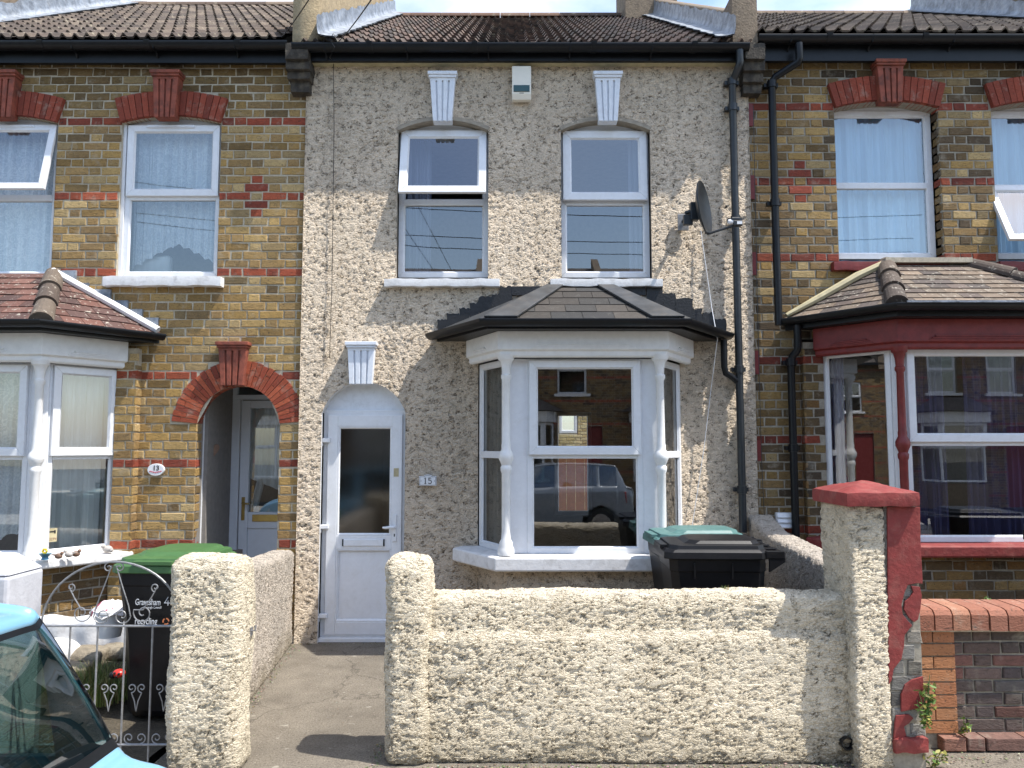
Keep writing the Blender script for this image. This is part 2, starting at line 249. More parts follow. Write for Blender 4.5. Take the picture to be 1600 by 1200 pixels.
# ------------------------------------------------------------------ mesh builder
class MB:
    def __init__(s): s.v = []; s.f = []; s.c = []; s.use_c = False; s.cuts = []
    def cut(s): s.cuts.append((len(s.v), len(s.f))); return s
    def build_each(s, *a, **k):                        # one object per piece between cuts
        cs = [(0, 0)]+s.cuts+([(len(s.v), len(s.f))] if not s.cuts or s.cuts[-1][1] != len(s.f) else []); r = []
        for (v0, f0), (v1, f1) in zip(cs[:-1], cs[1:]):
            if f1 <= f0: continue
            b = MB(); b.v = s.v[v0:v1]; b.f = [tuple(i-v0 for i in f) for f in s.f[f0:f1]]; b.c = s.c[f0:f1]; b.use_c = s.use_c; r.append(b.build(*a, **k))
        return r
    def add(s, vs, fs, color=None, M=None):
        o = len(s.v)
        if M is not None: vs = [M @ Vector(p) for p in vs]
        s.v.extend([tuple(p) for p in vs]); s.f.extend([tuple(i+o for i in f) for f in fs])
        if color is not None: s.use_c = True
        s.c.extend([color or (0.5, 0.5, 0.5, 1)]*len(fs)); return s
    def box(s, x0, x1, y0, y1, z0, z1, color=None, M=None):
        v = [(x0,y0,z0),(x1,y0,z0),(x1,y1,z0),(x0,y1,z0),(x0,y0,z1),(x1,y0,z1),(x1,y1,z1),(x0,y1,z1)]
        return s.add(v, [(0,3,2,1),(4,5,6,7),(0,1,5,4),(1,2,6,5),(2,3,7,6),(3,0,4,7)], color, M)
    def prism(s, pts, y0, y1, color=None, M=None):      # polygon in x,z extruded along y
        n = len(pts); v = [(p[0], y0, p[1]) for p in pts]+[(p[0], y1, p[1]) for p in pts]
        f = [tuple(range(n)), tuple(range(2*n-1, n-1, -1))]+[(i, i+n, (i+1) % n+n, (i+1) % n) for i in range(n)]
        return s.add(v, f, color, M)
    def prismz(s, pts, z0, z1, color=None, M=None):
        n = len(pts); v = [(p[0], p[1], z0) for p in pts]+[(p[0], p[1], z1) for p in pts]
        f = [tuple(range(n-1, -1, -1)), tuple(range(n, 2*n))]+[(i, (i+1) % n, (i+1) % n+n, i+n) for i in range(n)]
        return s.add(v, f, color, M)
    def loft(s, rings, color=None, M=None, cap=True, closed=True):
        n = len(rings[0]); v = [p for r in rings for p in r]; f = []
        for k in range(len(rings)-1):
            for i in range(n if closed else n-1):
                j = (i+1) % n; f.append((k*n+i, k*n+j, (k+1)*n+j, (k+1)*n+i))
        if cap: f.append(tuple(range(n-1, -1, -1))); f.append(tuple((len(rings)-1)*n+i for i in range(n)))
        return s.add(v, f, color, M)
    def lathe(s, prof, cx, cy, z0=0, n=20, color=None, M=None):
        return s.loft([[(cx+r*cos(2*pi*i/n), cy+r*sin(2*pi*i/n), z0+z) for i in range(n)] for r, z in prof], color, M)
    def tube(s, pts, r, n=8, color=None, M=None):
        pts = [Vector(p) for p in pts]; rings = []
        rr = r if isinstance(r, (list, tuple)) else [r]*len(pts)
        up = None
        for i, p in enumerate(pts):
            d = (pts[min(i+1, len(pts)-1)]-pts[max(i-1, 0)]).normalized()
            if up is None:
                up = Vector((0, 0, 1)) if abs(d.z) < 0.9 else Vector((0, 1, 0))
            a = d.cross(up)
            if a.length < 1e-4: a = d.cross(Vector((1, 0, 0)))
            a.normalize(); b = a.cross(d).normalized(); up = b
            rings.append([p+(a*cos(2*pi*k/n)+b*sin(2*pi*k/n))*rr[i] for k in range(n)])
        return s.loft(rings, color, M)
    def build(s, name, mat, parent=None, smooth=False, bevel=0.0, seg=2):
        me = bpy.data.meshes.new(name)
        off = WL(parent) if parent else Vector((0, 0, 0))
        me.from_pydata([(p[0]-off.x, p[1]-off.y, p[2]-off.z) for p in s.v], [], s.f)
        if s.use_c:
            a = me.color_attributes.new('bc', 'FLOAT_COLOR', 'CORNER')
            arr = np.zeros((len(me.loops), 4), dtype=np.float32)
            cnt = np.array([len(f) for f in s.f]); arr[:] = np.repeat(np.array([tuple(c)[:3]+(1,) for c in s.c], dtype=np.float32), cnt, axis=0)
            a.data.foreach_set('color', arr.ravel())
        me.materials.append(MT[mat] if isinstance(mat, str) else mat); me.validate(); me.update()
        if not s.use_c or smooth:
            import bmesh
            b = bmesh.new(); b.from_mesh(me); bmesh.ops.recalc_face_normals(b, faces=b.faces); b.to_mesh(me); b.free()
        if smooth: me.polygons.foreach_set('use_smooth', [True]*len(me.polygons))
        o = bpy.data.objects.new(name, me); col.objects.link(o)
        if parent: o.parent = parent
        if bevel:
            m = o.modifiers.new('bevel', 'BEVEL'); m.width = bevel; m.segments = seg; m.limit_method = 'ANGLE'; m.angle_limit = R(30)
        if smooth and smooth != 'all':
            try: me.set_sharp_from_angle(angle=R(38))
            except Exception: pass
        return o
def WL(o):
    l = Vector(o.location)
    while o.parent: o = o.parent; l = l+Vector(o.location)
    return l
def thing(name, label, cat, loc=(0, 0, 0), group=None):
    o = bpy.data.objects.new(name, None); o.empty_display_size = 0.2; col.objects.link(o); o.location = loc
    o['label'] = label; o['category'] = cat
    if group: o['group'] = group
    return o
def tag(o, label, cat, group=None):
    o['label'] = label; o['category'] = cat
    if group: o['group'] = group
    return o
def struct(o): o['kind'] = 'structure'; return o
def recenter(o):                                        # origin of a one-mesh thing to its base
    me = o.data; n = len(me.vertices); a = np.empty(n*3, dtype=np.float32); me.vertices.foreach_get('co', a); a = a.reshape(-1, 3)
    c = Vector(((a[:, 0].min()+a[:, 0].max())/2, (a[:, 1].min()+a[:, 1].max())/2, a[:, 2].min()))
    a -= np.array(c, dtype=np.float32); me.vertices.foreach_set('co', a.ravel()); me.update(); o.location = c; return o
def frameM(A, B, z=0):                                  # local x along A->B, local y into the house, z up
    ex = Vector((B[0]-A[0], B[1]-A[1], 0)).normalized(); ey = Vector((-ex.y, ex.x, 0))
    return Matrix(((ex.x, ey.x, 0, A[0]), (ex.y, ey.y, 0, A[1]), (0, 0, 1, z), (0, 0, 0, 1)))
def sweep(mb, path, prof, color=None, caps=True):       # path (x,y) left->right, profile (outward, z) closed, outward = towards street
    P = [Vector((p[0], p[1])) for p in path]; rings = []
    for i, p in enumerate(P):
        def nrm(a, b): d = (b-a).normalized(); return Vector((d.y, -d.x))
        n1 = nrm(P[i-1], p) if i > 0 else None; n2 = nrm(p, P[i+1]) if i < len(P)-1 else None
        if n1 is None: m = n2
        elif n2 is None: m = n1
        else: m = (n1+n2); m = m/(m.dot(n1))
        rings.append([(p.x+m.x*o, p.y+m.y*o, z) for o, z in prof])
    mb.loft(rings, color, None, caps); return mb
def rbox(x0, x1, y0, y1, z0, z1, r, step, warp=None):   # dense rounded box as (verts, faces), shared corners
    rx = min(r, (x1-x0)/2-0.001); ry = min(r, (y1-y0)/2-0.001); rz = min(r, (z1-z0)/2-0.001); r = min(rx, ry, rz)
    def lin(a, b): return np.linspace(a, b, max(2, int(round((b-a)/step))+1))
    xs, ys, zs = lin(x0, x1), lin(y0, y1), lin(z0, z1)
    idx = {}; V = []; Fc = []
    def vid(p):
        k = (round(p[0], 5), round(p[1], 5), round(p[2], 5))
        if k not in idx: idx[k] = len(V); V.append(k)
        return idx[k]
    def face(A, B, fn, flip):
        g = [[vid(fn(a, b)) for b in B] for a in A]
        for i in range(len(A)-1):
            for j in range(len(B)-1):
                q = (g[i][j], g[i+1][j], g[i+1][j+1], g[i][j+1]); Fc.append(q if not flip else q[::-1])
    face(xs, zs, lambda a, b: (a, y0, b), False); face(xs, zs, lambda a, b: (a, y1, b), True)
    face(ys, zs, lambda a, b: (x0, a, b), True); face(ys, zs, lambda a, b: (x1, a, b), False)
    face(xs, ys, lambda a, b: (a, b, z1), False); face(xs, ys, lambda a, b: (a, b, z0), True)
    A = np.array(V); lo = np.array([x0+r, y0+r, z0+r]); hi = np.array([x1-r, y1-r, z1-r])
    Cc = np.clip(A, lo, hi); D = A-Cc; n = np.linalg.norm(D, axis=1, keepdims=True); n[n == 0] = 1
    A = Cc+D/n*r
    if warp is not None: A = warp(A)
    return [tuple(p) for p in A], Fc
def rmesh(name, mat, parent, *a, **k):
    v, f = rbox(*a, **k); m = MB(); m.add(v, f); return m.build(name, mat, parent, smooth='all')

# ------------------------------------------------------------------ walls with openings
def arcz(op, x):
    r = op.get('rise', 0)
    if r <= 0: return op['z1']
    a = (op['x1']-op['x0'])/2; c = (op['x1']+op['x0'])/2; Rr = (a*a+r*r)/(2*r); d = min(abs(x-c), a)
    return op['z1']+sqrt(max(0, Rr*Rr-d*d))-(Rr-r)
def facade(x0, x1, z0, z1, y, ops, step, ztop=None):
    mb = MB(); cuts = sorted({x0, x1} | {o['x0'] for o in ops} | {o['x1'] for o in ops}); cuts = [c for c in cuts if x0 <= c <= x1]
    for a, b in zip(cuts[:-1], cuts[1:]):
        mid = (a+b)/2; cov = sorted([o for o in ops if o['x0'] < mid < o['x1']], key=lambda o: o['z0'])
        segs = []; cur = None
        for o in cov: segs.append((cur, o)); cur = o
        segs.append((cur, None))
        nx = max(1, int((b-a)/step)); xs = np.linspace(a, b, nx+1)
        for lo, hi in segs:
            zl = z0 if lo is None else lo['z1']; zh = z1 if hi is None else hi['z0']
            if zh-zl < 1e-4: continue
            nz_ = max(1, int((zh-zl)/step)); vs = []
            for x in xs:
                bz = z0 if lo is None else arcz(lo, x)
                for j in range(nz_+1): vs.append((x, y, bz+(zh-bz)*j/nz_))
            fs = [(i*(nz_+1)+j, (i+1)*(nz_+1)+j, (i+1)*(nz_+1)+j+1, i*(nz_+1)+j+1) for i in range(nx) for j in range(nz_)]
            mb.add(vs, fs)
    return mb
def reveal(mb, op, y0, y1, n=24, bottom=True):
    pts = [(op['x0'], op['z0'])]+[(op['x0']+(op['x1']-op['x0'])*i/n, arcz(op, op['x0']+(op['x1']-op['x0'])*i/n)) for i in range(n+1)]+[(op['x1'], op['z0'])]
    for i in range(len(pts)-(0 if bottom else 1)):
        p, q = pts[i], pts[(i+1) % len(pts)]
        mb.add([(p[0], y0, p[1]), (q[0], y0, q[1]), (q[0], y1, q[1]), (p[0], y1, p[1])], [(0, 1, 2, 3)])
def infill(mb, op, zb, y, n=20, thick=0.03):            # board filling the arch above zb
    xs = [op['x0']+(op['x1']-op['x0'])*i/n for i in range(n+1)]
    pts = [(op['x0'], zb)]+[(x, arcz(op, x)) for x in xs]+[(op['x1'], zb)]
    mb.prism(pts, y, y+thick)

YEL = [srgb(160, 134, 86), srgb(146, 120, 78), srgb(168, 142, 92), srgb(132, 110, 74), srgb(156, 128, 76), srgb(172, 150, 106), srgb(150, 124, 80), srgb(142, 116, 70), srgb(150, 130, 92)]
YEL = [(c[0]*1.12, c[1]*1.07, c[2]*1.02, 1) for c in YEL]
YDARK = [srgb(122, 98, 62), srgb(108, 88, 60), srgb(134, 106, 62), srgb(95, 78, 56), srgb(140, 116, 74), srgb(84, 70, 54), srgb(124, 92, 52)]
REDB = [srgb(154, 74, 48), srgb(144, 66, 44), srgb(164, 82, 54), srgb(134, 62, 44)]
DRED = [srgb(136, 62, 44), srgb(146, 68, 48), srgb(124, 56, 40)]
def bricks(mb, x0, x1, z0, z1, y, ch, phase, opsf=lambda z: [], red=lambda k: False, redx=lambda k, xc: False, pal=YEL, rpal=REDB, tone=None, zbase=0.0, M=None, jit=0.0042, depth=0.02, joint=0.0125, L_=0.213, H_=0.100, rng=rnd, edge=None):
    k0 = int(math.floor((z0-zbase)/ch)); k = k0
    while zbase+k*ch < z1-0.005:
        zb = zbase+k*ch+joint/2; zt = zb+ch-joint
        zb = max(zb, z0); zt = min(zt, z1)
        if zt-zb < 0.012: k += 1; continue
        per = L_+H_+2*joint; x = x0-per*2; s = phase+(per/2 if k % 2 else 0)
        n = int(math.floor((x0-s)/per))-1; x = s+n*per
        cutsx = opsf((zb+zt)/2)
        while x < x1:
            for kind, wd in (('h', H_), ('s', L_)):
                # header centred on x, stretcher following
                a = x-H_/2 if kind == 'h' else x+H_/2+joint; b = a+wd; xc = (a+b)/2
                pcs = [(max(a, x0), min(b, x1))]
                for (c0, c1) in cutsx:
                    nw = []
                    for (p, q) in pcs:
                        if q <= c0 or p >= c1: nw.append((p, q))
                        else:
                            if p < c0: nw.append((p, c0-0.002))
                            if q > c1: nw.append((c1+0.002, q))
                    pcs = nw
                isr = red(k) or redx(k, xc)
                if redx(k, xc) == -1: isr = False
                for p, q in pcs:
                    if q-p < 0.018: continue
                    cl = rng.choice(rpal if isr else pal); f = rng.uniform(0.78, 1.15)
                    if (not isr) and rng.random() < 0.05: f *= 0.6
                    if tone: f *= tone(xc, zb)
                    cl = (cl[0]*f, cl[1]*f, cl[2]*f, 1)
                    j = lambda: rng.uniform(-jit, jit)
                    yy = y+rng.uniform(-0.003, 0.003); bv = 0.006
                    o = [(p+j(), zb+j()), (q+j(), zb+j()), (q+j(), zt+j()), (p+j(), zt+j())]
                    i_ = [(o[0][0]+bv, o[0][1]+bv*.7), (o[1][0]-bv, o[1][1]+bv*.7), (o[2][0]-bv, o[2][1]-bv*.7), (o[3][0]+bv, o[3][1]-bv*.7)]
                    v = [(a_, yy+depth, b_) for a_, b_ in o]+[(a_, yy+0.005, b_) for a_, b_ in o]+[(a_, yy+rng.uniform(-0.001, 0.001), b_) for a_, b_ in i_]
                    mb.add(v, [(0,1,5,4),(1,2,6,5),(2,3,7,6),(3,0,4,7),(4,5,9,8),(5,6,10,9),(6,7,11,10),(7,4,8,11),(8,9,10,11)], cl, M)
            x += per
        k += 1
def opcuts(ops):
    def f(z):
        r = []
        for o in ops:
            if o['z0'] < z < o['z1']: r.append((o['x0'], o['x1']))
            elif z >= o['z1'] and o.get('rise', 0) > 0 and z < o['z1']+o['rise']:
                a = (o['x1']-o['x0'])/2; c = (o['x1']+o['x0'])/2
                xs = [c+a*i/30 for i in range(31) if arcz(o, c+a*i/30) > z]
                if xs: r.append((2*c-max(xs), max(xs)))
            for e in o.get('extra', []):
                if e[2] < z < e[3]: r.append((e[0], e[1]))
        return r
    return f
def arch(mb, op, th, n, y0, y1, pal, rng=rnd, gap=0.004, drop=0.0, f2=False):
    a = (op['x1']-op['x0'])/2; r = op['rise']; c = (op['x1']+op['x0'])/2; Rr = (a*a+r*r)/(2*r); zc = op['z1']+r-Rr
    A = math.asin(min(1, a/Rr)); 
    if r > a*0.97: A = pi/2
    A2 = A
    for i in range(n):
        t0 = -A2+2*A2*i/n; t1 = -A2+2*A2*(i+1)/n; g = gap/Rr/2; t0 += g; t1 -= g
        segs = [(0, th)] if not f2 else ([(0, th*0.46), (th*0.46+gap, th)] if i % 2 else [(0, th*0.96)])
        if f2 and i % 3 == 0: segs = [(0, th*0.66), (th*0.66+gap, th)]
        for s0, s1 in segs:
            cl = rng.choice(pal); f = rng.uniform(0.85, 1.12); cl = (cl[0]*f, cl[1]*f, cl[2]*f, 1)
            def p(t, rr): return (c+rr*sin(t), zc+rr*cos(t))
            mb.prism([p(t0, Rr+s0), p(t0, Rr+s1), p((t0+t1)/2, Rr+s1), p(t1, Rr+s1), p(t1, Rr+s0), p((t0+t1)/2, Rr+s0)], y0+rng.uniform(-.002, .002), y1, cl)
def keystone(parent, name, cx, z0, z1, wt, wb, y, mat, proud=0.07, flutes=3, capz=0.055, bv=0.004):
    mb = MB(); zc = z1-capz
    def hw(z): return (wb+(wt*0.86-wb)*(z-z0)/(zc-z0))/2
    back = 0.03
    mb.prism([(cx-hw(z0), z0), (cx+hw(z0), z0), (cx+hw(zc), zc), (cx-hw(zc), zc)], y-proud+0.018, y+back)
    n = flutes+1; ga = 0.26
    for i in range(n):
        a0 = (i+ (0 if i == 0 else ga/2))/n; a1 = (i+1-(0 if i == n-1 else ga/2))/n
        def X_(z, t): return cx-hw(z)+2*hw(z)*t
        zz0, zz1 = z0, zc-0.02
        mb.prism([(X_(zz0, a0), zz0), (X_(zz0, a1), zz0), (X_(zz1, a1), zz1), (X_(zz1, a0), zz1)], y-proud, y-proud+0.0175)
    mb.box(cx-hw(zc), cx+hw(zc), y-proud-0.002, y-proud+0.02, zc-0.025, zc-0.0005)
    mb.box(cx-wt/2*0.93, cx+wt/2*0.93, y-proud-0.018, y+back, zc, zc+capz*0.4)
    mb.box(cx-wt/2, cx+wt/2, y-proud-0.03, y+back, zc+capz*0.4+0.0005, z1)
    return mb.build(name, mat, parent, bevel=bv)

# ------------------------------------------------------------------ windows and curtains
def bars(mb, x0, x1, z0, z1, w, y0, y1, M, wb=None):     # mitred rectangular frame
    wb = wb or w
    o = [(x0, z0), (x1, z0), (x1, z1), (x0, z1)]; i = [(x0+w, z0+wb), (x1-w, z0+wb), (x1-w, z1-w), (x0+w, z1-w)]
    for k in range(4):
        l = (k+1) % 4
        mb.prism([o[k], o[l], i[l], i[k]], y0, y1, None, M)
        # sloping bead towards the glass
        j = [(x0+w+0.012, z0+wb+0.012), (x1-w-0.012, z0+wb+0.012), (x1-w-0.012, z1-w-0.012), (x0+w+0.012, z1-w-0.012)]
        mb.add([(i[k][0], y0+0.002, i[k][1]), (i[l][0], y0+0.002, i[l][1]), (j[l][0], y0+0.02, j[l][1]), (j[k][0], y0+0.02, j[k][1])], [(0, 1, 2, 3)], None, M)
def pane(x0, x1, z0, z1, y, M, parent, mat='glass'):
    mb = MB(); mb.add([(x0, y, z0), (x1, y, z0), (x1, y, z1), (x0, y, z1)], [(0, 1, 2, 3)], None, M); return mb.build('pane', mat, parent)
def window(root, A, B, z0, z1, rails=(), sashes={}, fw=0.045, cuts=(), vent=None, glass='glass', depth=0.06, label=None, sw=0.05):
    """A,B plan ends of the frame face; rails = heights of the mid rails; sashes {light index from bottom: opening angle}"""
    M = frameM(A, B); W = (Vector(B)-Vector(A)).length; mb = MB()
    bars(mb, 0, W, z0, z1, fw, 0, depth, M)
    for r in rails: mb.box(fw, W-fw, 0.0005, depth-0.001, r-0.03, r+0.03, None, M)
    wd = mb.build('window', 'upvc', root, bevel=0.004)
    if label: wd['label'] = label
    zs = [z0+fw]+[e for r in rails for e in (r-0.03, r+0.03)]+[z1-fw]
    for i in range(0, len(zs), 2):
        a, b = zs[i], zs[i+1]; ang = sashes.get(i//2)
        if ang is None: pane(fw-0.002, W-fw+0.002, a-0.002, b+0.002, 0.025, M, wd, glass); continue
        ov = 0.028; s = MB(); H = b-a+2*ov
        T = M @ Matrix.Translation((0, 0, b+ov)) @ Matrix.Rotation(-ang, 4, 'X')
        bars(s, fw-ov, W-fw+ov, -H, 0, sw+0.012, -0.032, 0.0 if ang > 0.01 else -0.001, T)
        if ang > 0.01: s.box(fw+0.004, W-fw-0.004, 0.001, 0.02, -H+0.03, -H+0.05, None, T); s.box(fw+0.004, fw+0.03, 0.001, 0.02, -H+0.05, -0.03, None, T); s.box(W-fw-0.03, W-fw-0.004, 0.001, 0.02, -H+0.05, -0.03, None, T)
        s.build('sash', 'upvc', wd, bevel=0.004)
        pane(fw-ov+sw, W-fw+ov-sw, -H+sw, -sw, -0.012, T, wd, glass)
    if vent:
        v = MB(); v.box(W*vent[0], W*vent[1], -0.045, -0.0325, z1-0.045, z1-0.02, None, M); v.box(W*vent[0]+.02, W*vent[1]-.02, -0.047, -0.0455, z1-0.036, z1-0.029, None, M)
        v.build('trickle_vent', 'upvc_grey', wd, bevel=0.002)
    return wd
def curtain(name, label, mat, A, B, z0, z1, amp=0.02, waves=9, cat='curtain', group=None, edge=None, seed=1, tie=None):
    M = frameM(A, B); W = (Vector(B)-Vector(A)).length; r = random.Random(seed); nx = max(24, waves*10); nz_ = 24
    ph = [r.uniform(0, 6.28) for _ in range(4)]; mb = MB(); vs = []
    for k, off in enumerate((0, 0.004)):
        for j in range(nz_+1):
            for i in range(nx+1):
                t = i/nx; zt = j/nz_; x = t*W
                zb = z0 + (edge(t) if edge else 0)
                z = zb+(z1-zb)*zt
                if tie: x = tie(t, z)*W
                y = amp*sin(t*waves*6.283+ph[0]+0.6*sin(zt*2+ph[1]))+amp*0.5*sin(t*waves*2.7*6.283+ph[2])
                vs.append((x, y+off, z))
    n1 = (nx+1)*(nz_+1); fs = []
    for k in range(2):
        for j in range(nz_):
            for i in range(nx):
                a = k*n1+j*(nx+1)+i; q = (a, a+1, a+nx+2, a+nx+1); fs.append(q if k == 0 else q[::-1])
    mb.add(vs, fs, None, M); o = mb.build(name, mat, None, smooth=True); recenter(o); return tag(o, label, cat, group)

def room(root, x0, x1, z0, z1, y0, y1, hole=None):
    mb = MB(); t = 0.05
    mb.box(x0-t, x0, y0, y1, z0, z1); mb.box(x1, x1+t, y0, y1, z0, z1); mb.box(x0-t, x1+t, y0, y1+t, z1, z1+t)
    if hole:
        hx0, hx1, hz0, hz1 = hole
        mb.box(x0-t, hx0, y1, y1+t, z0, z1); mb.box(hx1, x1+t, y1, y1+t, z0, z1); mb.box(hx0, hx1, y1, y1+t, z0, hz0); mb.box(hx0, hx1, y1, y1+t, hz1, z1)
    else: mb.box(x0-t, x1+t, y1, y1+t, z0, z1)
    mb.build('room_wall', 'room', root)
    f = MB(); f.box(x0, x1, y0, y1, z0-t, z0); f.build('room_floor', 'roomdark', root)

def tiles(mb, eL, eR, tL, tR, courses, tw, th, pal, rng, wav=0.0, lap=0.012, jit=0.002, broken=True):
    """courses of tiles on the quad eaves L-R / top L-R"""
    eL, eR, tL, tR = map(Vector, (eL, eR, tL, tR)); n = (eR-eL).cross(tL-eL if (tL-eL).length > 0.01 else tR-eR).normalized()
    if n.z < 0: n = -n
    W0 = (eR-eL).length; ex = (eR-eL).normalized()
    for k in range(courses):
        a = k/courses; b = min(1.0, (k+1)/courses+0.02)
        L0, R0 = eL.lerp(tL, a), eR.lerp(tR, a); L1, R1 = eL.lerp(tL, b), eR.lerp(tR, b)
        s0 = (L0-eL).dot(ex); s1 = (R0-eL).dot(ex); q0 = (L1-eL).dot(ex); q1 = (R1-eL).dot(ex)
        up0 = L0-ex*s0; up1 = L1-ex*q0
        x = -tw*(0.5 if k % 2 else 0)-tw
        while x < W0+tw:
            p0, p1 = x+0.002, x+tw-0.002
            A_, B_ = max(p0, s0), min(p1, s1); C_, D_ = max(p0, q0), min(p1, q1)
            if B_-A_ > 0.012:
                if D_ <= C_: C_ = D_ = min(max((C_+D_)/2, q0), max(q1, q0))
                cl = rng.choice(pal); f = rng.uniform(0.75, 1.2); cl = (cl[0]*f, cl[1]*f, cl[2]*f, 1)
                l0 = n*(th*1.6+rng.uniform(-jit, jit)); l1 = n*(th*0.5); dn = n*(-0.004)
                j = (up1-up0).normalized()*rng.uniform(-jit*2, jit*2)
                v = [up0+ex*A_+l0+j, up0+ex*B_+l0+j, up1+ex*D_+l1, up1+ex*C_+l1, up0+ex*A_+l0-n*th+j, up0+ex*B_+l0-n*th+j, up1+ex*D_+dn, up1+ex*C_+dn]
                mb.add(v, [(0, 1, 2, 3), (4, 5, 1, 0), (5, 6, 2, 1), (6, 7, 3, 2), (7, 4, 0, 3)], cl)
            x += tw
def roman_roof(parent, x0, x1, ey, ez, ry, rz, pitch_w, courses, pal, rng, ht=0.032, xl=None, sag=0.0, bull=0.5):
    """interlocking rolled tiles in courses from eaves to ridge"""
    mb = MB(); e = Vector((0, ey, ez)); r = Vector((0, ry, rz)); sl = (r-e); up = sl.normalized(); n = Vector((0, -up.z, up.y))
    nt_ = int((x1-x0)/pitch_w); ss = 8
    def prof(f):
        return ht*(0.5-0.5*cos(2*pi*(f/bull))) if f < bull else 0.0
    for k in range(courses):
        a = k/courses; b = (k+1)/courses+0.012
        for t in range(nt_+1):
            xa = x0+t*pitch_w; xb = min(xa+pitch_w, x1)
            if xb-xa < 0.01: continue
            cl = rng.choice(pal); f = rng.uniform(0.7, 1.25); cl = (cl[0]*f, cl[1]*f, cl[2]*f, 1)
            dj = rng.uniform(-0.004, 0.004); lift = 0.026+rng.uniform(-0.003, 0.003)
            vs = []
            for i in range(ss+1):
                x = xa+(xb-xa)*i/ss; h = prof((x-xa)/pitch_w)
                p0 = e+sl*a+up*dj; p1 = e+sl*b; p0 = Vector((x, p0.y, p0.z-sag*sin(pi*(x-x0)/(x1-x0)))); p1 = Vector((x, p1.y, p1.z-sag*sin(pi*(x-x0)/(x1-x0))))
                vs += [p0+n*(lift+h-0.018), p0+n*(lift+h), p1+n*h]
            fs = []
            for i in range(ss):
                q = i*3; fs += [(q, q+3, q+4, q+1), (q+1, q+4, q+5, q+2)]
            mb.add(vs, fs, cl)
    o = mb.build('roof', 'tile', parent)
    u = MB(); u.add([(x0, ey-0.0, ez-0.02), (x1, ey, ez-0.02), (x1, ry, rz-0.02), (x0, ry, rz-0.02), (x0, ry+(ry-ey), ez-0.02), (x1, ry+(ry-ey), ez-0.02)], [(0, 1, 2, 3), (3, 2, 5, 4)])
    u.build('roof_deck', 'blackpaint', o)
    rg = MB(); x = x0
    while x < x1-0.05:
        xe = min(x+0.44, x1); rr = 0.115; rings = [[(xx, ry+rr*cos(pi*i/8)*1.0, rz-0.015+rr*sin(pi*i/8)*0.8) for i in range(9)] for xx in (x+0.004, xe-0.004)]
        cl = rng.choice(pal); rg.loft(rings, (cl[0]*1.8, cl[1]*1.7, cl[2]*1.6, 1), None, True); x = xe
    rg.build('ridge_tiles', 'tile', o)
    return o
def column(parent, cx, cy, z0, z1, r, mat, midz, label=None):
    H = z1-z0; m = midz-z0
    pf = [(r*1.9, 0), (r*1.9, 0.05), (r*1.5, 0.075), (r*1.55, 0.10), (r*1.1, 0.13), (r*0.98, 0.2), (r, m-0.14), (r*1.25, m-0.12), (r*1.3, m-0.09), (r*1.05, m-0.075),
          (r*1.3, m-0.05), (r*1.7, m-0.02), (r*1.72, m+0.012), (r*1.35, m+0.04), (r*1.05, m+0.06), (r*1.1, m+0.09), (r*0.98, m+0.11), (r*0.86, H-0.22), (r*1.2, H-0.20), (r*1.2, H-0.175),
          (r*0.95, H-0.165), (r*1.05, H-0.11), (r*1.4, H-0.06), (r*1.85, H-0.045), (r*1.9, H-0.03), (r*2.1, H-0.02), (r*2.1, H)]
    mb = MB(); mb.lathe(pf, cx, cy, z0, 20); return mb.build('column', mat, parent, smooth=True)
def gutter(parent, path, z, name='gutter', r=0.06, mat='black', brackets=True, seg=12, joints=()):
    mb = MB(); prof = [(r+r*cos(pi+pi*i/10)+0.004, z+r*sin(pi+pi*i/10)*0.9) for i in range(11)]
    prof = prof+[(2*r+0.004+0.006, z+0.004), (2*r+0.012, z-0.004)]+[(r+0.004+(r+0.007)*cos(-pi*i/10), z+(r+0.007)*sin(-pi*i/10)*0.9) for i in range(1, 10)]+[(-0.002, z-0.001)]
    sweep(mb, path, prof); o = mb.build(name, mat, parent, smooth=True)
    if joints:
        b = MB()
        for (px, py, w_) in joints:
            pr = [(o_ if False else r+0.004+(r+0.013)*cos(-pi*i/10), z+(r+0.013)*sin(-pi*i/10)*0.9+0.002) for i in range(0, 11)]+[(-0.008, z+0.012), (2*r+0.02, z+0.012)]
            pr = [(q[0], q[1]) for q in pr]
            sweep(b, [(px-w_/2, py), (px+w_/2, py)], pr); b.cut()
        b.build_each('gutter_joint', mat, o, smooth=True)
    return o
def textmesh(parent, s, loc, size, mat, ext=0.001, rotz=0.0, align='CENTER', bold=0.0, sx=1.0, name='lettering'):
    cu = bpy.data.curves.new(name, 'FONT'); cu.body = s; cu.size = size; cu.align_x = align; cu.align_y = 'CENTER'; cu.extrude = ext; cu.offset = bold; cu.resolution_u = 3
    ob = bpy.data.objects.new('tmp', cu); col.objects.link(ob); dg = bpy.context.evaluated_depsgraph_get(); dg.update()
    me = bpy.data.meshes.new_from_object(ob.evaluated_get(dg)); col.objects.unlink(ob); bpy.data.objects.remove(ob)
    Mx = Matrix.Translation(Vector(loc)-(WL(parent) if parent else Vector((0, 0, 0)))) @ Matrix.Rotation(rotz, 4, 'Z') @ Matrix.Rotation(pi/2, 4, 'X') @ Matrix.Diagonal((sx, 1, 1, 1))
    me.transform(Mx); me.name = name; me.materials.clear(); me.materials.append(MT[mat]); o = bpy.data.objects.new(name, me); col.objects.link(o)
    if parent: o.parent = parent
    return o
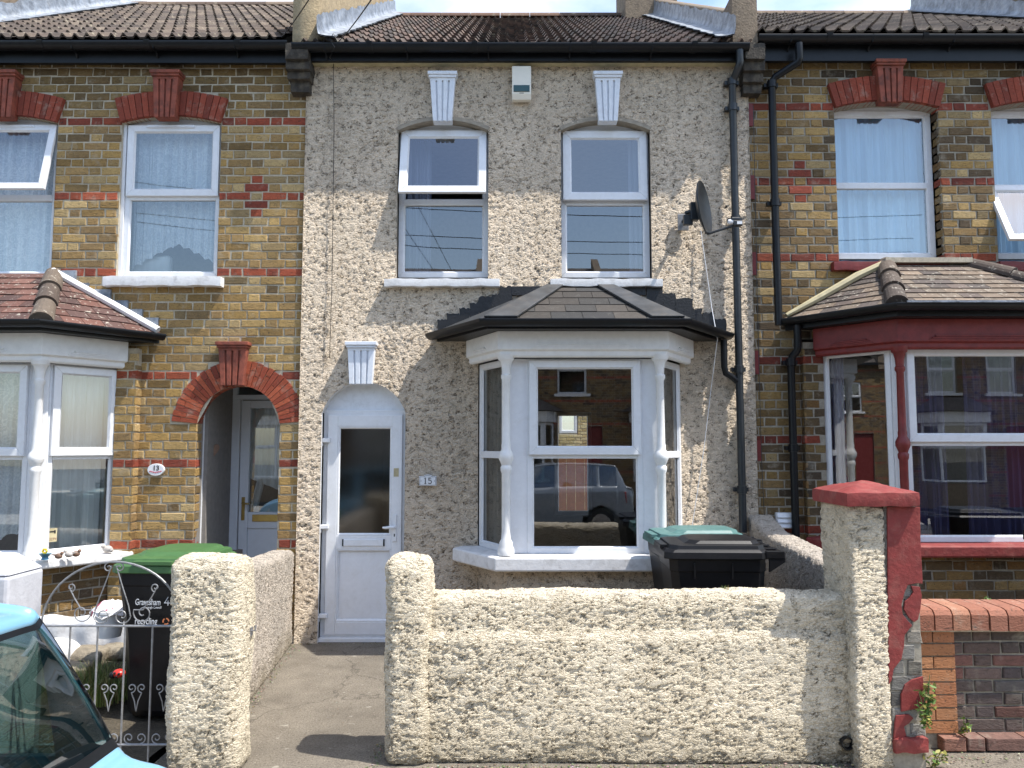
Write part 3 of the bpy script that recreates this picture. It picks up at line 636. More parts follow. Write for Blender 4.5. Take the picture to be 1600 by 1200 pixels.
# ================================================================== SETTING
m = MB(); m.add([(-60, -60, -0.12), (60, -60, -0.12), (60, 60, -0.12), (-60, 60, -0.12)], [(0, 1, 2, 3)]); struct(m.build('road', 'asphalt'))
m = MB(); m.box(-14, 14, 2.45, 4.30, -0.115, -0.006); struct(m.build('pavement', 'paving'))
m = MB(); m.box(2.301, 6.2, 4.301, 7.0, -0.05, -0.003); struct(m.build('side_yard', 'path'))
m = MB(); m.box(-14, -5.801, 4.301, 7.0, -0.05, -0.003); m.box(6.201, 14, 4.301, 7.0, -0.05, -0.003); struct(m.build('far_yards', 'path'))
m = MB(); m.box(-14, 14, 2.30, 2.449, -0.115, -0.004); struct(m.build('kerb', 'kerb', bevel=0.012))
m = MB(); m.box(-14, 14, -6.9, -4.3, -0.115, 0.0); struct(m.build('far_pavement', 'paving'))
m = MB(); m.box(-1.98, -0.30, 3.9, 7.12, -0.05, 0.0); struct(m.build('path', 'path'))
m = MB(); m.box(-0.298, 2.3, 4.3, 7.0, -0.05, -0.001); struct(m.build('front_yard', 'path'))
# planted yard of the left house, gently bumpy
m = MB(); nx, ny = 60, 44; vs = []
for i in range(nx+1):
    for j in range(ny+1):
        x = -5.8+3.75*i/nx; y = 4.1+2.9*j/ny
        vs.append((x, y, -0.03+0.012*sin(x*9)+0.012*cos(y*7+x*3)+rnd.uniform(0, 0.012)+ 0.19*max(0, min(1, (y-5.15)/0.45))*max(0, min(1, (-2.58-x)/0.1))))
m.add(vs, [(i*(ny+1)+j, (i+1)*(ny+1)+j, (i+1)*(ny+1)+j+1, i*(ny+1)+j+1) for i in range(nx) for j in range(ny)]); struct(m.build('planted_yard', 'soil'))

# ================================================================== HOUSES
PLUM = [c4(0.075, 0.045, 0.034), c4(0.06, 0.04, 0.031), c4(0.09, 0.054, 0.038), c4(0.05, 0.036, 0.029), c4(0.10, 0.064, 0.048)]
TAN = [c4(0.105, 0.078, 0.058), c4(0.13, 0.10, 0.075), c4(0.08, 0.058, 0.045), c4(0.065, 0.048, 0.038)]
def eaves(root, x0, x1, y, vgut, vfas, soffit=True, ends=()):
    zg = WZ(vgut, y-0.24)
    m = MB(); zf = WZ(vfas, y-0.12); m.box(x0, x1, y-0.12, y-0.08, zf, zg+0.02); m.build('fascia', 'black', root)
    if soffit: m = MB(); m.box(x0, x1, y-0.079, y+0.02, zf+0.003, zf+0.02); m.build('soffit', 'soffit', root)
    o = gutter(root, [(x0, y-0.122), (x1, y-0.122)], zg, r=0.058, joints=[(x0+(x1-x0)*f, y-0.122, 0.05) for f in (0.17, 0.4, 0.66, 0.88)])
    b = MB()
    for i in range(int((x1-x0)/0.75)):
        xx = x0+0.3+0.75*i; b.tube([(xx, y-0.245, zg+0.004), (xx, y-0.225, zg-0.055), (xx, y-0.15, zg-0.068), (xx, y-0.125, zg-0.1)], 0.008, 6); b.cut()
    b.build_each('gutter_bracket', 'black', o)
    return zg
def bay(root, P4, zs, zsb, zw, zc0, zc1, zrail, wall, frame, sillmat, corn, gutterz, ztop, xt, eav, colmat, wallkind, front_in=(0.12, 0.12), tilemat='baytile', pal=PLUM, sashes=(None, None, None), rails=True, sill_out=0.13, ncol=(0, 1), courses=9, tw=0.15, hipmode='cap', rng=rnd, ends=(0, 0), cr=0.028, cantglass='glass', skip=()):
    """P4: plan points wall-left, corner-left, corner-right, wall-right"""
    A, B, C, D = P4
    fl = (B[0]+front_in[0], B[1]+0.02); fr = (C[0]-front_in[1], C[1]+0.02)
    lab = {0: 'left side', 1: 'front', 2: 'right side'}
    segs = [(A, (B[0], B[1])), (fl, fr), ((C[0], C[1]), D)]
    for i, (p, q) in enumerate(segs):
        if i in skip: continue
        v = (Vector(q)-Vector(p)); L_ = v.length; n = v.normalized()
        p2 = Vector(p); q2 = Vector(q)
        if i == 0: q2 = q2-n*0.07; p2 = p2+n*0.01
        if i == 2: p2 = p2+n*0.07; q2 = q2-n*0.01
        r = (zrail,) if (rails is True or i in rails) else ()
        window(root, p2, q2, zs, zw, r, {k: a for k, a in enumerate(sashes[i] or []) if a is not None}, glass='glass', depth=0.06)
    # corner posts / boards of the bay
    m = MB(); t = 0.03
    for c, f, s in ((B, fl, 1), (C, fr, -1)):
        pts = [(c[0]-0.035*s, c[1]+0.07), (c[0]-0.045*s, c[1]+0.03), (c[0], c[1]+0.005), (f[0]+0.004*s, f[1]+0.006), (f[0]+0.004*s, f[1]+0.10)]
        if s < 0: pts = pts[::-1]
        m.prismz(pts, zs+0.001, zw-0.001); m.cut()
    m.build_each('corner_board', frame, root, bevel=0.004)
    # cornice, sill
    path = [(A[0], A[1]), B, C, (D[0], D[1])]
    m = MB(); h = zc1-zc0
    sweep(m, path, [(-0.04, zc0+0.03), (0.035, zc0+0.03), (0.05, zc0), (0.085, zc0), (0.10, zc0+0.015), (0.10, zc0+0.05), (0.13, zc0+0.062), (0.13, zc1), (-0.04, zc1)])
    m.build('cornice', corn, root, bevel=0.005)
    for (p, q) in ((A, B), (B, C), (C, D)):
        v = Vector(q)-Vector(p); n = v.normalized(); M = frameM(p, q); L_ = v.length; m = MB(); g = min(0.2, L_*0.22)
        for k in range(3): m.box(g+k*0.025, L_-g-k*0.025, -0.1315-0.004*k-0.003, -0.128, zc0+0.072+0.014*k, zc0+0.085+0.014*k, None, M)
        m.build('moulding', corn, root, bevel=0.003)
    e = 0.10
    m = MB(); sweep(m, [(A[0]-0.12, A[1]+0.02), (B[0]-0.03, B[1]), (C[0]+0.03, C[1]), (D[0]+0.12, D[1]+0.02)], [(-0.10, zsb+0.005), (sill_out-0.012, zsb), (sill_out, zsb+0.012), (sill_out, zs-0.022), (sill_out-0.015, zs-0.012), (0.02, zs-0.001), (-0.10, zs-0.001)])
    m.build('bay_sill', sillmat, root, bevel=0.006)
    for k in ncol:
        c = (B, C)[k]; s = (-1, 1)[k]; column(root, c[0]-0.012*-s, c[1]-0.045, zs-0.003, zc0+0.028, cr, colmat, zrail-0.01)
    # base under the sill
    if wallkind == 'dash':
        m = MB(); pr = [Vector(A), Vector(B), Vector(C), Vector(D)]
        for p, q in zip(pr[:-1], pr[1:]):
            M = frameM(p, q); L_ = (q-p).length; nx = int(L_/0.014); nz_ = int((zsb-0.0)/0.014)
            m.add([(L_*i/nx, 0.0, (zsb+0.005)*j/nz_) for i in range(nx+1) for j in range(nz_+1)], [(i*(nz_+1)+j, (i+1)*(nz_+1)+j, (i+1)*(nz_+1)+j+1, i*(nz_+1)+j+1) for i in range(nx) for j in range(nz_)], None, M)
        m.build('bay_wall', 'dash', root, smooth='all')
    else:
        m = MB(); mm = MB(); pr = [Vector(A), Vector(B), Vector(C), Vector(D)]
        for p, q in zip(pr[:-1], pr[1:]):
            M = frameM(p, q); L_ = (q-p).length
            bricks(m, 0, L_, 0, zsb-0.002, -0.004, wallkind['ch'], 0.1, pal=wallkind['pal'], zbase=wallkind['zb'], M=M, rng=rng); mm.box(0, L_, 0.004, 0.03, 0, zsb, None, M)
        m.build('bay_brick', 'brick', root); mm.build('bay_mortar', wallkind['mortar'], root)
    # ceiling board of the bay and roof
    m = MB(); m.prismz([(A[0], 7.25), A, B, C, D, (D[0], 7.25)], zc1-0.03, zc1); m.build('bay_ceiling', 'room', root)
    of = 0.26; off = []
    def nrm(a, b): d = (Vector(b)-Vector(a)).normalized(); return Vector((d.y, -d.x))
    n0, n1, n2 = nrm(A, B), nrm(B, C), nrm(C, D)
    mB = (n0+n1); mB = mB/mB.dot(n1); mC = (n1+n2); mC = mC/mC.dot(n1)
    eB = Vector(B)+mB*of; eC = Vector(C)+mC*of; eA = Vector((eav[0], 7.0)); eD = Vector((eav[1], 7.0))
    gz = gutterz; et = [Vector((p.x, p.y, gz)) for p in (eA, eB, eC, eD)]; tL = Vector((xt[0], 7.0, ztop)); tR = Vector((xt[1], 7.0, ztop))
    dk = MB(); low = Vector((0, 0, -0.02)); dk.add([p+low for p in et]+[tL+low, tR+low], [(0, 1, 4), (1, 2, 5, 4), (2, 3, 5)]); dk.add([Vector((p.x, p.y, zc1+0.001)) for p in et], [(0, 1, 2, 3)])
    rf = dk.build('bay_roof', 'blackpaint', root)
    m = MB(); tiles(m, et[1], et[2], tL, tR, courses, tw, 0.009 if hipmode == 'cap' else 0.006, pal, rng); 
    if hipmode == 'cap':
        tiles(m, et[0], et[1], tL, tL, courses, tw, 0.009, pal, rng); tiles(m, et[2], et[3], tR, tR, courses, tw, 0.009, pal, rng)
    m.build('bay_tiles', tilemat, rf)
    if hipmode == 'cap':
        for e_, t_ in ((et[1], tL), (et[2], tR)):
            d = (t_-e_); L_ = d.length; d.normalize(); sd_ = d.cross(Vector((0, 0, 1))).normalized(); upv = sd_.cross(d); mh = MB(); nseg = 3
            for k in range(nseg):
                a = e_+d*(L_*k/nseg-0.02); b = e_+d*(L_*(k+1)/nseg+0.02); r0, r1 = (0.092, 0.078)
                mh.loft([[c+sd_*rr*cos(pi*i/10)+upv*(rr*sin(pi*i/10)-0.02+o_) for i in range(11)] for c, rr, o_ in ((a, r0, 0.012), (b, r1, 0))], rng.choice(TAN) if hipmode == 'cap' else None)
            mh.build('hip_tile', tilemat, rf)
    # fascia and gutter
    pth = [(eA.x, 7.0), (eB.x, eB.y), (eC.x, eC.y), (eD.x, 7.0)]
    m = MB(); sweep(m, pth, [(-0.03, zc1-0.002), (-0.006, zc1-0.002), (-0.006, gz-0.01), (-0.03, gz-0.01)]); m.build('bay_fascia', 'black', rf)
    gutter(rf, pth, gz-0.012, name='bay_gutter', r=0.052)
    return et, tL, tR, rf

# ---------------------------------------------------------------- middle house (number 15)
Y0 = 7.0
h15 = thing('rendered_house', 'cream pebbledash terraced house with white keystones and slate bay roof, number 15, in the middle', 'house', (0.14, Y0, 0))
xl, xr = WX(471, 500), WX(1177, 500)
ztop = WZ(97, 7.0)
W1 = dict(x0=WX(621, 310), x1=WX(763, 310), z0=WZ(436), z1=WZ(204), rise=WZ(188)-WZ(204))
W2 = dict(x0=WX(877, 310), x1=WX(1017, 310), z0=WZ(436), z1=WZ(204), rise=WZ(188)-WZ(204))
D1 = dict(x0=WX(500, 800), x1=WX(632, 800), z0=0.0, z1=WZ(645), rise=WZ(597)-WZ(645))
BY = dict(x0=WX(747, 700), x1=WX(1064, 700), z0=0.0, z1=WZ(548))
m = facade(xl, xr, 0.0, ztop, Y0, [W1, W2, D1, BY], 0.013)
m.build('wall', 'dash', h15, smooth='all')
m = MB(); m.box(xl, xl+0.002, Y0-0.006, Y0+0.2, 0, ztop); m.cut(); m.box(xr, xr+0.002, Y0-0.006, Y0+0.2, 0, ztop)
m.build_each('wall_edge', 'dash', h15)
m = MB()
for o in (W1, W2): reveal(m, o, Y0-0.006, Y0+0.16); m.cut()
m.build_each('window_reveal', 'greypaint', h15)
m = MB(); reveal(m, D1, Y0-0.004, Y0+0.2, bottom=False); m.build('door_reveal', 'paint', h15)
# grey smooth band under the arches
m = MB()
for o in (W1, W2):
    a = (o['x1']-o['x0'])/2; c = (o['x0']+o['x1'])/2; r = o['rise']; Rr = (a*a+r*r)/(2*r); zc = o['z1']+r-Rr; A_ = math.asin(a/Rr)
    pts = [(c+Rr*sin(-A_+2*A_*i/24), zc+Rr*cos(-A_+2*A_*i/24)) for i in range(25)]; po = [(c+(Rr+0.035)*sin(-A_+2*A_*i/24), zc+(Rr+0.035)*cos(-A_+2*A_*i/24)) for i in range(25)]
    for i in range(24): m.prism([pts[i], pts[i+1], po[i+1], po[i]], Y0-0.009, Y0+0.02)
    m.cut()
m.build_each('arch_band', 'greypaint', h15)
yf = Y0+0.10
for o, an in ((W1, R(14.5)), (W2, R(2.6))):
    zt = WZ(203, yf)
    m = MB(); infill(m, o, zt, yf+0.01); m.build('arch_board', 'upvc_grey', h15)
    window(h15, (o['x0']-0.004, yf), (o['x1']+0.004, yf), WZ(434, yf), zt, (WZ(316, yf),), {1: an}, fw=0.052, sw=0.058)
def sill(root, u0, u1, vt, vb, y, mat, out=0.07, name='window_sill'):
    m = MB(); x0_, x1_ = WX(u0, vt, y-out), WX(u1, vt, y-out); zt_, zb_ = WZ(vt, y-out), WZ(vb, y-out)
    v, f = rbox(x0_, x1_, y-out, y+0.12, zb_, zt_, 0.005, 0.02)
    n = np.array(v); n[:, 2] += 0.003*np.sin(n[:, 0]*17)+0.002*np.sin(n[:, 0]*41+1); m.add([tuple(p) for p in n], f)
    return m.build(name, mat, root, smooth=True)
sill(h15, 600, 781, 435, 447, Y0, 'paint'); sill(h15, 860, 1036, 435, 447, Y0, 'paint')
for u in (692.5, 948.5):
    keystone(h15, 'keystone', WX(u, 150), WZ(189, 6.93), WZ(113, 6.93), 0.275, 0.175, Y0, 'keystone', 0.075)
keystone(h15, 'keystone', WX(566, 570), WZ(600, 6.93), WZ(534, 6.93), 0.285, 0.205, Y0, 'keystone', 0.07)
# door
yd = Y0+0.085
m = MB(); infill(m, D1, WZ(642, yd), yd+0.02); m.build('fanlight_board', 'keystone', h15)
dx0, dx1, dz1 = D1['x0']-0.004, D1['x1']+0.004, WZ(641, yd)
m = MB(); M0 = frameM((dx0, yd), (dx1, yd)); Wd = dx1-dx0
bars(m, 0, Wd, 0.035, dz1, 0.05, 0, 0.06, M0); m.box(-0.0, Wd, -0.05, 0.06, 0.0, 0.0345, None, M0)
m.build('door_frame', 'upvc', h15, bevel=0.004)
m = MB(); lx0, lx1, lz0, lz1 = 0.045, Wd-0.04, 0.06, dz1-0.045; yL = -0.018
zg0, zg1 = WZ(835, yd), WZ(668, yd)
st = 0.092
for (a, b, c_, d_) in ((lx0, lx0+st, lz0, lz1), (lx1-st, lx1, lz0, lz1)): m.box(a, b, yL, 0.04, c_, d_, None, M0)
for (c_, d_) in ((lz0, lz0+0.11), (zg0-0.13, zg0-0.01), (zg1+0.01, lz1)): m.box(lx0+st+0.0003, lx1-st-0.0003, yL+0.0004, 0.04, c_, d_, None, M0)
for (a, b, c_, d_) in ((lx0+st, lx1-st, lz0+0.11, zg0-0.13), (lx0+st, lx1-st, zg0-0.01, zg1+0.01)):
    for q in (0,): bars(m, a, b, c_, d_, 0.014, yL+0.004, 0.02, M0)
m.box(lx0+st, lx1-st, 0.012, 0.03, lz0+0.11, zg0-0.13, None, M0)
dr = m.build('door', 'upvc', h15, bevel=0.004)
pane(lx0+st, lx1-st, zg0-0.01, zg1+0.01, 0.0, M0, dr, 'glass_frost')
m = MB()
for v_ in (688, 823, 962):
    z = WZ(v_, yd-0.03); m.box(-0.012, 0.075, -0.052, -0.02, z-0.02, z+0.02, None, M0); m.box(-0.014, 0.008, -0.05, -0.02, z-0.055, z-0.021, None, M0); m.cut()
m.build_each('hinge', 'upvc', dr, bevel=0.008, seg=3)
m = MB(); zh = WZ(824, yd-0.05); m.box(lx1-0.078, lx1-0.045, -0.03, -0.0185, zh-0.13, zh+0.11, None, M0)
m.tube([M0 @ Vector((lx1-0.06, -0.03, zh)), M0 @ Vector((lx1-0.06, -0.06, zh))], 0.014, 10)
m.tube([M0 @ Vector(p) for p in ((lx1-0.06, -0.062, zh), (lx1-0.09, -0.064, zh+0.002), (lx1-0.14, -0.06, zh-0.004), (lx1-0.165, -0.055, zh-0.002))], [0.012, 0.014, 0.012, 0.009], 10)
m.build('door_handle', 'upvc', dr, bevel=0.004)
m = MB(); m.box(lx1-0.066, lx1-0.056, -0.0315, -0.0305, zh-0.085, zh-0.06, None, M0); m.build('keyhole', 'black', dr)
m = MB(); zl = (zg0-0.07); m.box(lx0+st+0.07, lx1-st-0.07, yL-0.012, yL-0.0005, zl-0.032, zl+0.03, None, M0); m.build('letter_flap', 'upvc', dr, bevel=0.005)
m = MB(); m.box(lx0+st+0.058, lx0+st+0.0695, yL-0.01, yL-0.0005, zl-0.032, zl+0.03, None, M0); m.cut(); m.box(lx1-st-0.0695, lx1-st-0.058, yL-0.01, yL-0.0005, zl-0.032, zl+0.03, None, M0); m.build_each('letter_slot_end', 'black', dr)
m = MB(); zz = WZ(738, yd); m.box(lx1-0.075, lx1-0.03, yL-0.003, yL-0.0005, zz-0.038, zz+0.038, None, M0); m.build('sticker', 'soffit', dr)

# bay
zs15 = WZ(868, 6.37)
P15 = ((WX(748, 700, 7.0), 7.0), (WX(793, 700, 6.47), 6.47), (WX(1029, 700, 6.47), 6.47), (WX(1065, 700, 7.0), 7.0))
et, tL, tR, rf = bay(h15, P15, zs15, WZ(894, 6.34), WZ(560, 6.47), WZ(558, 6.37), WZ(517, 6.34), WZ(711, 6.47), 'dash', 'upvc', 'paint', 'cornicepaint', WZ(499, 6.2), WZ(447, 7.0),
    (WX(862, 448), WX(950, 448)), (WX(682, 520), WX(1128, 520)), 'cornicepaint', 'dash', cr=0.036, front_in=(0.165, 0.13), tilemat='slate', pal=[c4(0.040, 0.037, 0.034), c4(0.035, 0.034, 0.033), c4(0.052, 0.044, 0.037), c4(0.028, 0.027, 0.027)],
    sashes=(None, (None, 0.0), None), courses=5, tw=0.26, hipmode='lead')
# lead hips and side slopes
m = MB()
def strip(m, pts, n, t=0.006):
    n = n.normalized(); a = [p+n*0.016 for p in pts]; b = [p+n*(0.016+t) for p in pts]; k = len(pts)
    m.add(a+b, [tuple(range(k))[::-1], tuple(range(k, 2*k))]+[(i, (i+1) % k, (i+1) % k+k, i+k) for i in range(k)])
for e0, e1, t_, s in ((et[0], et[1], tL, 1), (et[2], et[3], tR, 1)):
    n = (e1-e0).cross(t_-e0); n = n if n.z > 0 else -n; strip(m, [e0, e1, t_], n); m.cut()
m.build_each('lead_slope', 'leaddark', rf)
m = MB()
for e_, t_, q in ((et[1], tL, 1), (et[2], tR, -1)):
    n = (et[2]-et[1]).cross(tL-et[1]); n = n if n.z > 0 else -n
    strip(m, [e_+Vector((-0.03*q, 0, 0)), e_+Vector((0.24*q, 0, 0)), t_+Vector((0.13*q, 0, 0)), t_+Vector((-0.02*q, 0, 0))], n, 0.02); m.cut()
m.build_each('hip_flashing', 'leaddark', rf, bevel=0.004)
# stepped black flashing painted on the wall
def steps(root, side, name, mat, x_e, z_e, x_t, z_t, n, w=0.16, y=6.985, flat=None, th=0.024, up=0.075, rng=rnd):
    m = MB(); cs = [0.0]
    for i in range(n): cs.append(cs[-1]+rng.uniform(0.7, 1.3))
    cs = [c/cs[-1] for c in cs]; rag = 0.010 if mat == 'blackpaint' else 0.001
    for i in range(n):
        a, b = cs[i], cs[i+1]; x0_, x1_ = x_e+(x_t-x_e)*a, x_e+(x_t-x_e)*b; z0_, z1_ = z_e+(z_t-z_e)*a, z_e+(z_t-z_e)*b; zt_ = z1_+up+rng.uniform(-.012, .012)
        top = [(x1_+(x0_-x1_)*k/6, zt_+(rng.uniform(-rag, rag) if k else 0)) for k in range(7)]
        side = [(x0_+rng.uniform(-rag, rag), zt_+(z0_-0.05-zt_)*k/4) for k in (1, 2, 3)]
        pts = [(x0_, z0_-0.05), (x1_, z1_-0.05)]+top+side
        m.prism(pts if x1_ > x0_ else pts[::-1], y-0.001*(i % 2)-0.004, y+th)
    if flat: m.box(flat[0], flat[1], y-0.004, y+th, flat[2], flat[3])
    return m.build(name, mat, root)
steps(rf, 0, 'stepped_flashing', 'blackpaint', WX(683, 520), WZ(522), WX(800, 462), WZ(466), 7, up=0.10)
steps(rf, 0, 'stepped_flashing', 'blackpaint', WX(1134, 520), WZ(524), WX(1010, 462), WZ(462), 6, up=0.10)
m = MB(); m.box(WX(800, 455), WX(1008, 455), 6.978, 7.01, WZ(462), WZ(448)); m.build('top_flashing', 'blackpaint', rf)

zg15 = eaves(h15, WX(455, 75, 6.76), WX(1172, 75, 6.76), Y0, 67, 95)
roman_roof(h15, xl, xr-0.02, 6.80, zg15+0.005, 11.0, 8.10, 0.098, 16, PLUM, random.Random(3), ht=0.030)
# floors, ceilings, inside walls
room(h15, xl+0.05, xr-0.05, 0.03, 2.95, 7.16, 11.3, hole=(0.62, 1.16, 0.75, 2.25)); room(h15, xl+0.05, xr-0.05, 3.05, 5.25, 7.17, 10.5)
m = MB(); bars(m, 0.62, 1.16, 0.75, 2.25, 0.05, 11.28, 11.34, None); m.build('rear_window', 'upvc', h15)
# backing wall around openings
def backing(root, x0, x1, z0, z1, ops, y0, y1, mat='room', name='inner_wall'):
    m = MB(); cuts = sorted({x0, x1} | {o['x0'] for o in ops} | {o['x1'] for o in ops})
    for a, b in zip(cuts[:-1], cuts[1:]):
        mid = (a+b)/2; cov = sorted([o for o in ops if o['x0'] < mid < o['x1']], key=lambda o: o['z0']); z = z0
        for o in cov:
            if o['z0'] > z+1e-3: m.box(a, b, y0, y1, z, o['z0'])
            z = o['z1']+o.get('rise', 0)
        if z < z1: m.box(a, b, y0, y1, z, z1)
    return m.build(name, mat, root)
backing(h15, xl, xr, 0, ztop, [W1, W2, D1, BY], Y0+0.03, Y0+0.14)

# ---------------------------------------------------------------- left house (number 13)
Y3 = 7.025
h13 = thing('brick_house', 'yellow brick terraced house with arched porch and white bay, number 13, on the left', 'house', (-3.85, Y3, 0))
bx0, bx1 = -5.85, xl-0.004
zb = [WZ(v, Y3) for v in (190, 307.5, 425.5, 584, 718.5, 856)]
ch = (zb[0]-zb[2])/18
print('bands13', zb, ch, (zb[2]-zb[3])/ch, (zb[3]-zb[4])/ch, (zb[4]-zb[5])/ch)
ztop3 = WZ(92, Y3)
zbase3 = zb[0]-ch/2-60*ch
def kof(z): return int(round((z-ch/2-zbase3)/ch))
red3 = {kof(z) for z in zb}
A1 = dict(x0=WX(-62, 300, Y3), x1=WX(86, 300, Y3), z0=WZ(436, Y3), z1=WZ(193, Y3), rise=0.065)
A2 = dict(x0=WX(187, 300, Y3), x1=WX(343, 300, Y3), z0=WZ(436, Y3), z1=WZ(193, Y3), rise=0.065)
PD = dict(x0=WX(305, 760, Y3), x1=WX(435, 760, Y3), z0=0.0, z1=WZ(662, Y3), rise=0)
PD['rise'] = min((PD['x1']-PD['x0'])/2, WZ(603, Y3)-PD['z1'])
B3 = dict(x0=-5.6, x1=WX(214, 700, Y3), z0=0.0, z1=WZ(560, Y3))
ops3 = [A1, A2, PD, B3]
def ringcut(op, th):                      # bricks make room for the arch ring
    a = (op['x1']-op['x0'])/2; r = op['rise']; c = (op['x1']+op['x0'])/2; Rr = (a*a+r*r)/(2*r); zc = op['z1']+r-Rr; A_ = math.asin(min(1, a/Rr)); A_ = pi/2 if r > a*0.97 else A_
    def f(z):
        d = z-zc
        if z < op['z1']-0.01 and A_ >= pi/2-0.01: return None
        if d > Rr+th: return None
        hw = sqrt(max(0, (Rr+th)**2-d*d)); 
        lim = d*math.tan(A_) if A_ < pi/2-0.01 else 9
        if d < Rr*cos(A_)-0.002: return None
        hw = min(hw, lim); return (c-hw, c+hw)
    return f
rings3 = [ringcut(A1, 0.235), ringcut(A2, 0.235), ringcut(PD, 0.235)]
base3 = opcuts(ops3)
def cuts3(z): return base3(z)+[q for q in (r(z) for r in rings3) if q]
xd = WX(401, 307, Y3); kd = kof(zb[1])
def redx3(k, xc):
    d = abs(xc-xd)
    if k in (kd-2, kd+2) and d < 0.04: return True
    if k in (kd-1, kd+1) and d < 0.09: return True
    if k == kd and d < 0.04: return -1
    return False
per = 0.215+0.1025+0.02
ph = xd-(per/2 if kd % 2 else 0)
toptone = lambda x, z: 0.42+0.58*max(0, min(1, (4.95-z)/0.35)) if x < 90 else 1
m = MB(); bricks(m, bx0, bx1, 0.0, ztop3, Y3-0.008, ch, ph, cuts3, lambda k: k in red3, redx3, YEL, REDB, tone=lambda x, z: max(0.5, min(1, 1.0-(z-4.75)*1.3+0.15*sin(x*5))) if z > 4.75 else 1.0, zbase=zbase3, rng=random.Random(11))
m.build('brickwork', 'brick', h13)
mortm = facade(bx0, bx1, 0.0, ztop3, Y3, ops3, 0.5); 
m = facade(bx0, bx1, 0.0, ztop3, Y3-0.001, ops3, 0.08); m.build('wall', 'mortar', h13)
backing(h13, bx0, bx1, 0, ztop3, ops3, Y3+0.03, Y3+0.14)
m = MB(); reveal(m, A1, Y3-0.004, Y3+0.15); m.cut(); reveal(m, A2, Y3-0.004, Y3+0.15); m.build_each('window_reveal', 'mortar', h13)
# porch reveal in brick
m = MB()
for s, X_ in ((1, PD['x0']), (-1, PD['x1'])):
    M = frameM((X_, Y3+0.24), (X_, Y3)) if s < 0 else frameM((X_, Y3), (X_, Y3+0.24))
    M = Matrix(((0, s*0, 0, X_), (1, 0, 0, Y3), (0, 0, 1, 0), (0, 0, 0, 1)))
    M = Matrix(((0, -1, 0, X_), (1, 0, 0, Y3), (0, 0, 1, 0), (0, 0, 0, 1))) if s > 0 else Matrix(((0, 1, 0, X_), (1, 0, 0, Y3), (0, 0, 1, 0), (0, 0, 0, 1)))
    # local x -> +y, local y -> into the jamb
    bricks(m, 0.0, 0.11, 0.0, PD['z1'], -0.003, ch, 0.05, red=lambda k: k in red3, pal=YEL, zbase=zbase3, M=M, rng=random.Random(5)); m.cut()
m.build_each('porch_jamb', 'brick', h13)
m = MB(); arch(m, PD, 0.232, 32, Y3-0.014, Y3+0.12, REDB, random.Random(2), f2=True); m.build('porch_arch', 'redbrick', h13)
for o in (A1, A2):
    m = MB(); arch(m, o, 0.232, 17, Y3-0.05, Y3+0.10, DRED, random.Random(4), gap=0.006); m.build('window_arch', 'redbrick', h13)
for u in (14, 266):
    keystone(h13, 'keystone', WX(u, 150, Y3), WZ(185, 6.95), WZ(113, 6.95), 0.28, 0.19, Y3-0.03, 'keyred', 0.08, bv=0.004)
keystone(h13, 'keystone', WX(367, 570, Y3), WZ(602, 6.95), WZ(534, 6.95), 0.30, 0.20, Y3, 'keyred', 0.075)
yf3 = Y3+0.045
window(h13, (A1['x0']+0.004, yf3), (A1['x1']-0.004, yf3), WZ(433, yf3), WZ(195, yf3), (WZ(309, yf3),), {1: R(13)}, vent=(0.3, 0.75))
window(h13, (A2['x0']+0.03, yf3), (A2['x1']-0.004, yf3), WZ(433, yf3), WZ(195, yf3), (WZ(308, yf3),), {1: 0.0}, vent=(0.22, 0.72))
m = MB(); m.box(A2['x0']+0.001, A2['x0']+0.0295, yf3-0.02, yf3+0.05, A2['z0'], A2['z1']); m.build('window_edge_trim', 'upvc', h13)
for o in (A1, A2): m = MB(); infill(m, o, WZ(195, yf3), yf3+0.02); m.build('arch_board', 'upvc_grey', h13)
sill(h13, 160, 345, 431, 446, Y3, 'paint', out=0.09); sill(h13, -82, 79, 431, 441, Y3, 'paint', out=0.09)
zs13 = WZ(871, 6.5); P13 = ((-5.75, 7.0), (-5.38, 6.47), (WX(60, 700, 6.47), 6.47), (WX(183, 700, 7.0), 7.0))
et3, tL3, tR3, rf3 = bay(h13, P13, zs13, WZ(890, 6.4), WZ(571, 6.7), WZ(566, 6.4), WZ(520, 6.35), WZ(713, 6.47), 'brick', 'upvc', 'paint', 'cornicepaint', WZ(500, 6.2), WZ(428, 7.0),
    (-5.05, WX(84, 440)), (-6.1, WX(250, 522)), 'cornicepaint', dict(ch=ch, zb=zbase3, pal=YDARK, mortar='mortar_dark'), front_in=(0.10, 0.10), sashes=(None, (None, 0.0), (None, 0.0)), courses=8, tw=0.17, pal=[c4(0.13, 0.058, 0.043), c4(0.10, 0.05, 0.04), c4(0.155, 0.075, 0.056), c4(0.085, 0.045, 0.038)], ncol=(0, 1), cr=0.036)
# brick pier between bay and wall
m = MB(); mm = MB(); px0, px1 = WX(182, 700, 6.99), WX(215, 700, 6.99)
bricks(m, px0, px1, 0.0, WZ(550, 6.97), 6.93, ch, px0+0.05, red=lambda k: k in red3, pal=YEL, zbase=zbase3, rng=random.Random(8)); mm.box(px0, px1-0.008, 6.937, 7.2, 0, WZ(545, 6.97)); m.cut(); bricks(m, 0.0, 0.115, 0.0, WZ(571, 6.97), 0.0, ch, 0.05, red=lambda k: k in red3, pal=YEL, zbase=zbase3, M=Matrix(((0, -1, 0, px1), (1, 0, 0, 6.93), (0, 0, 1, 0), (0, 0, 0, 1))), rng=random.Random(9))
m.build_each('pier_brick', 'brick', h13); mm.build('pier_mortar', 'mortar', h13)
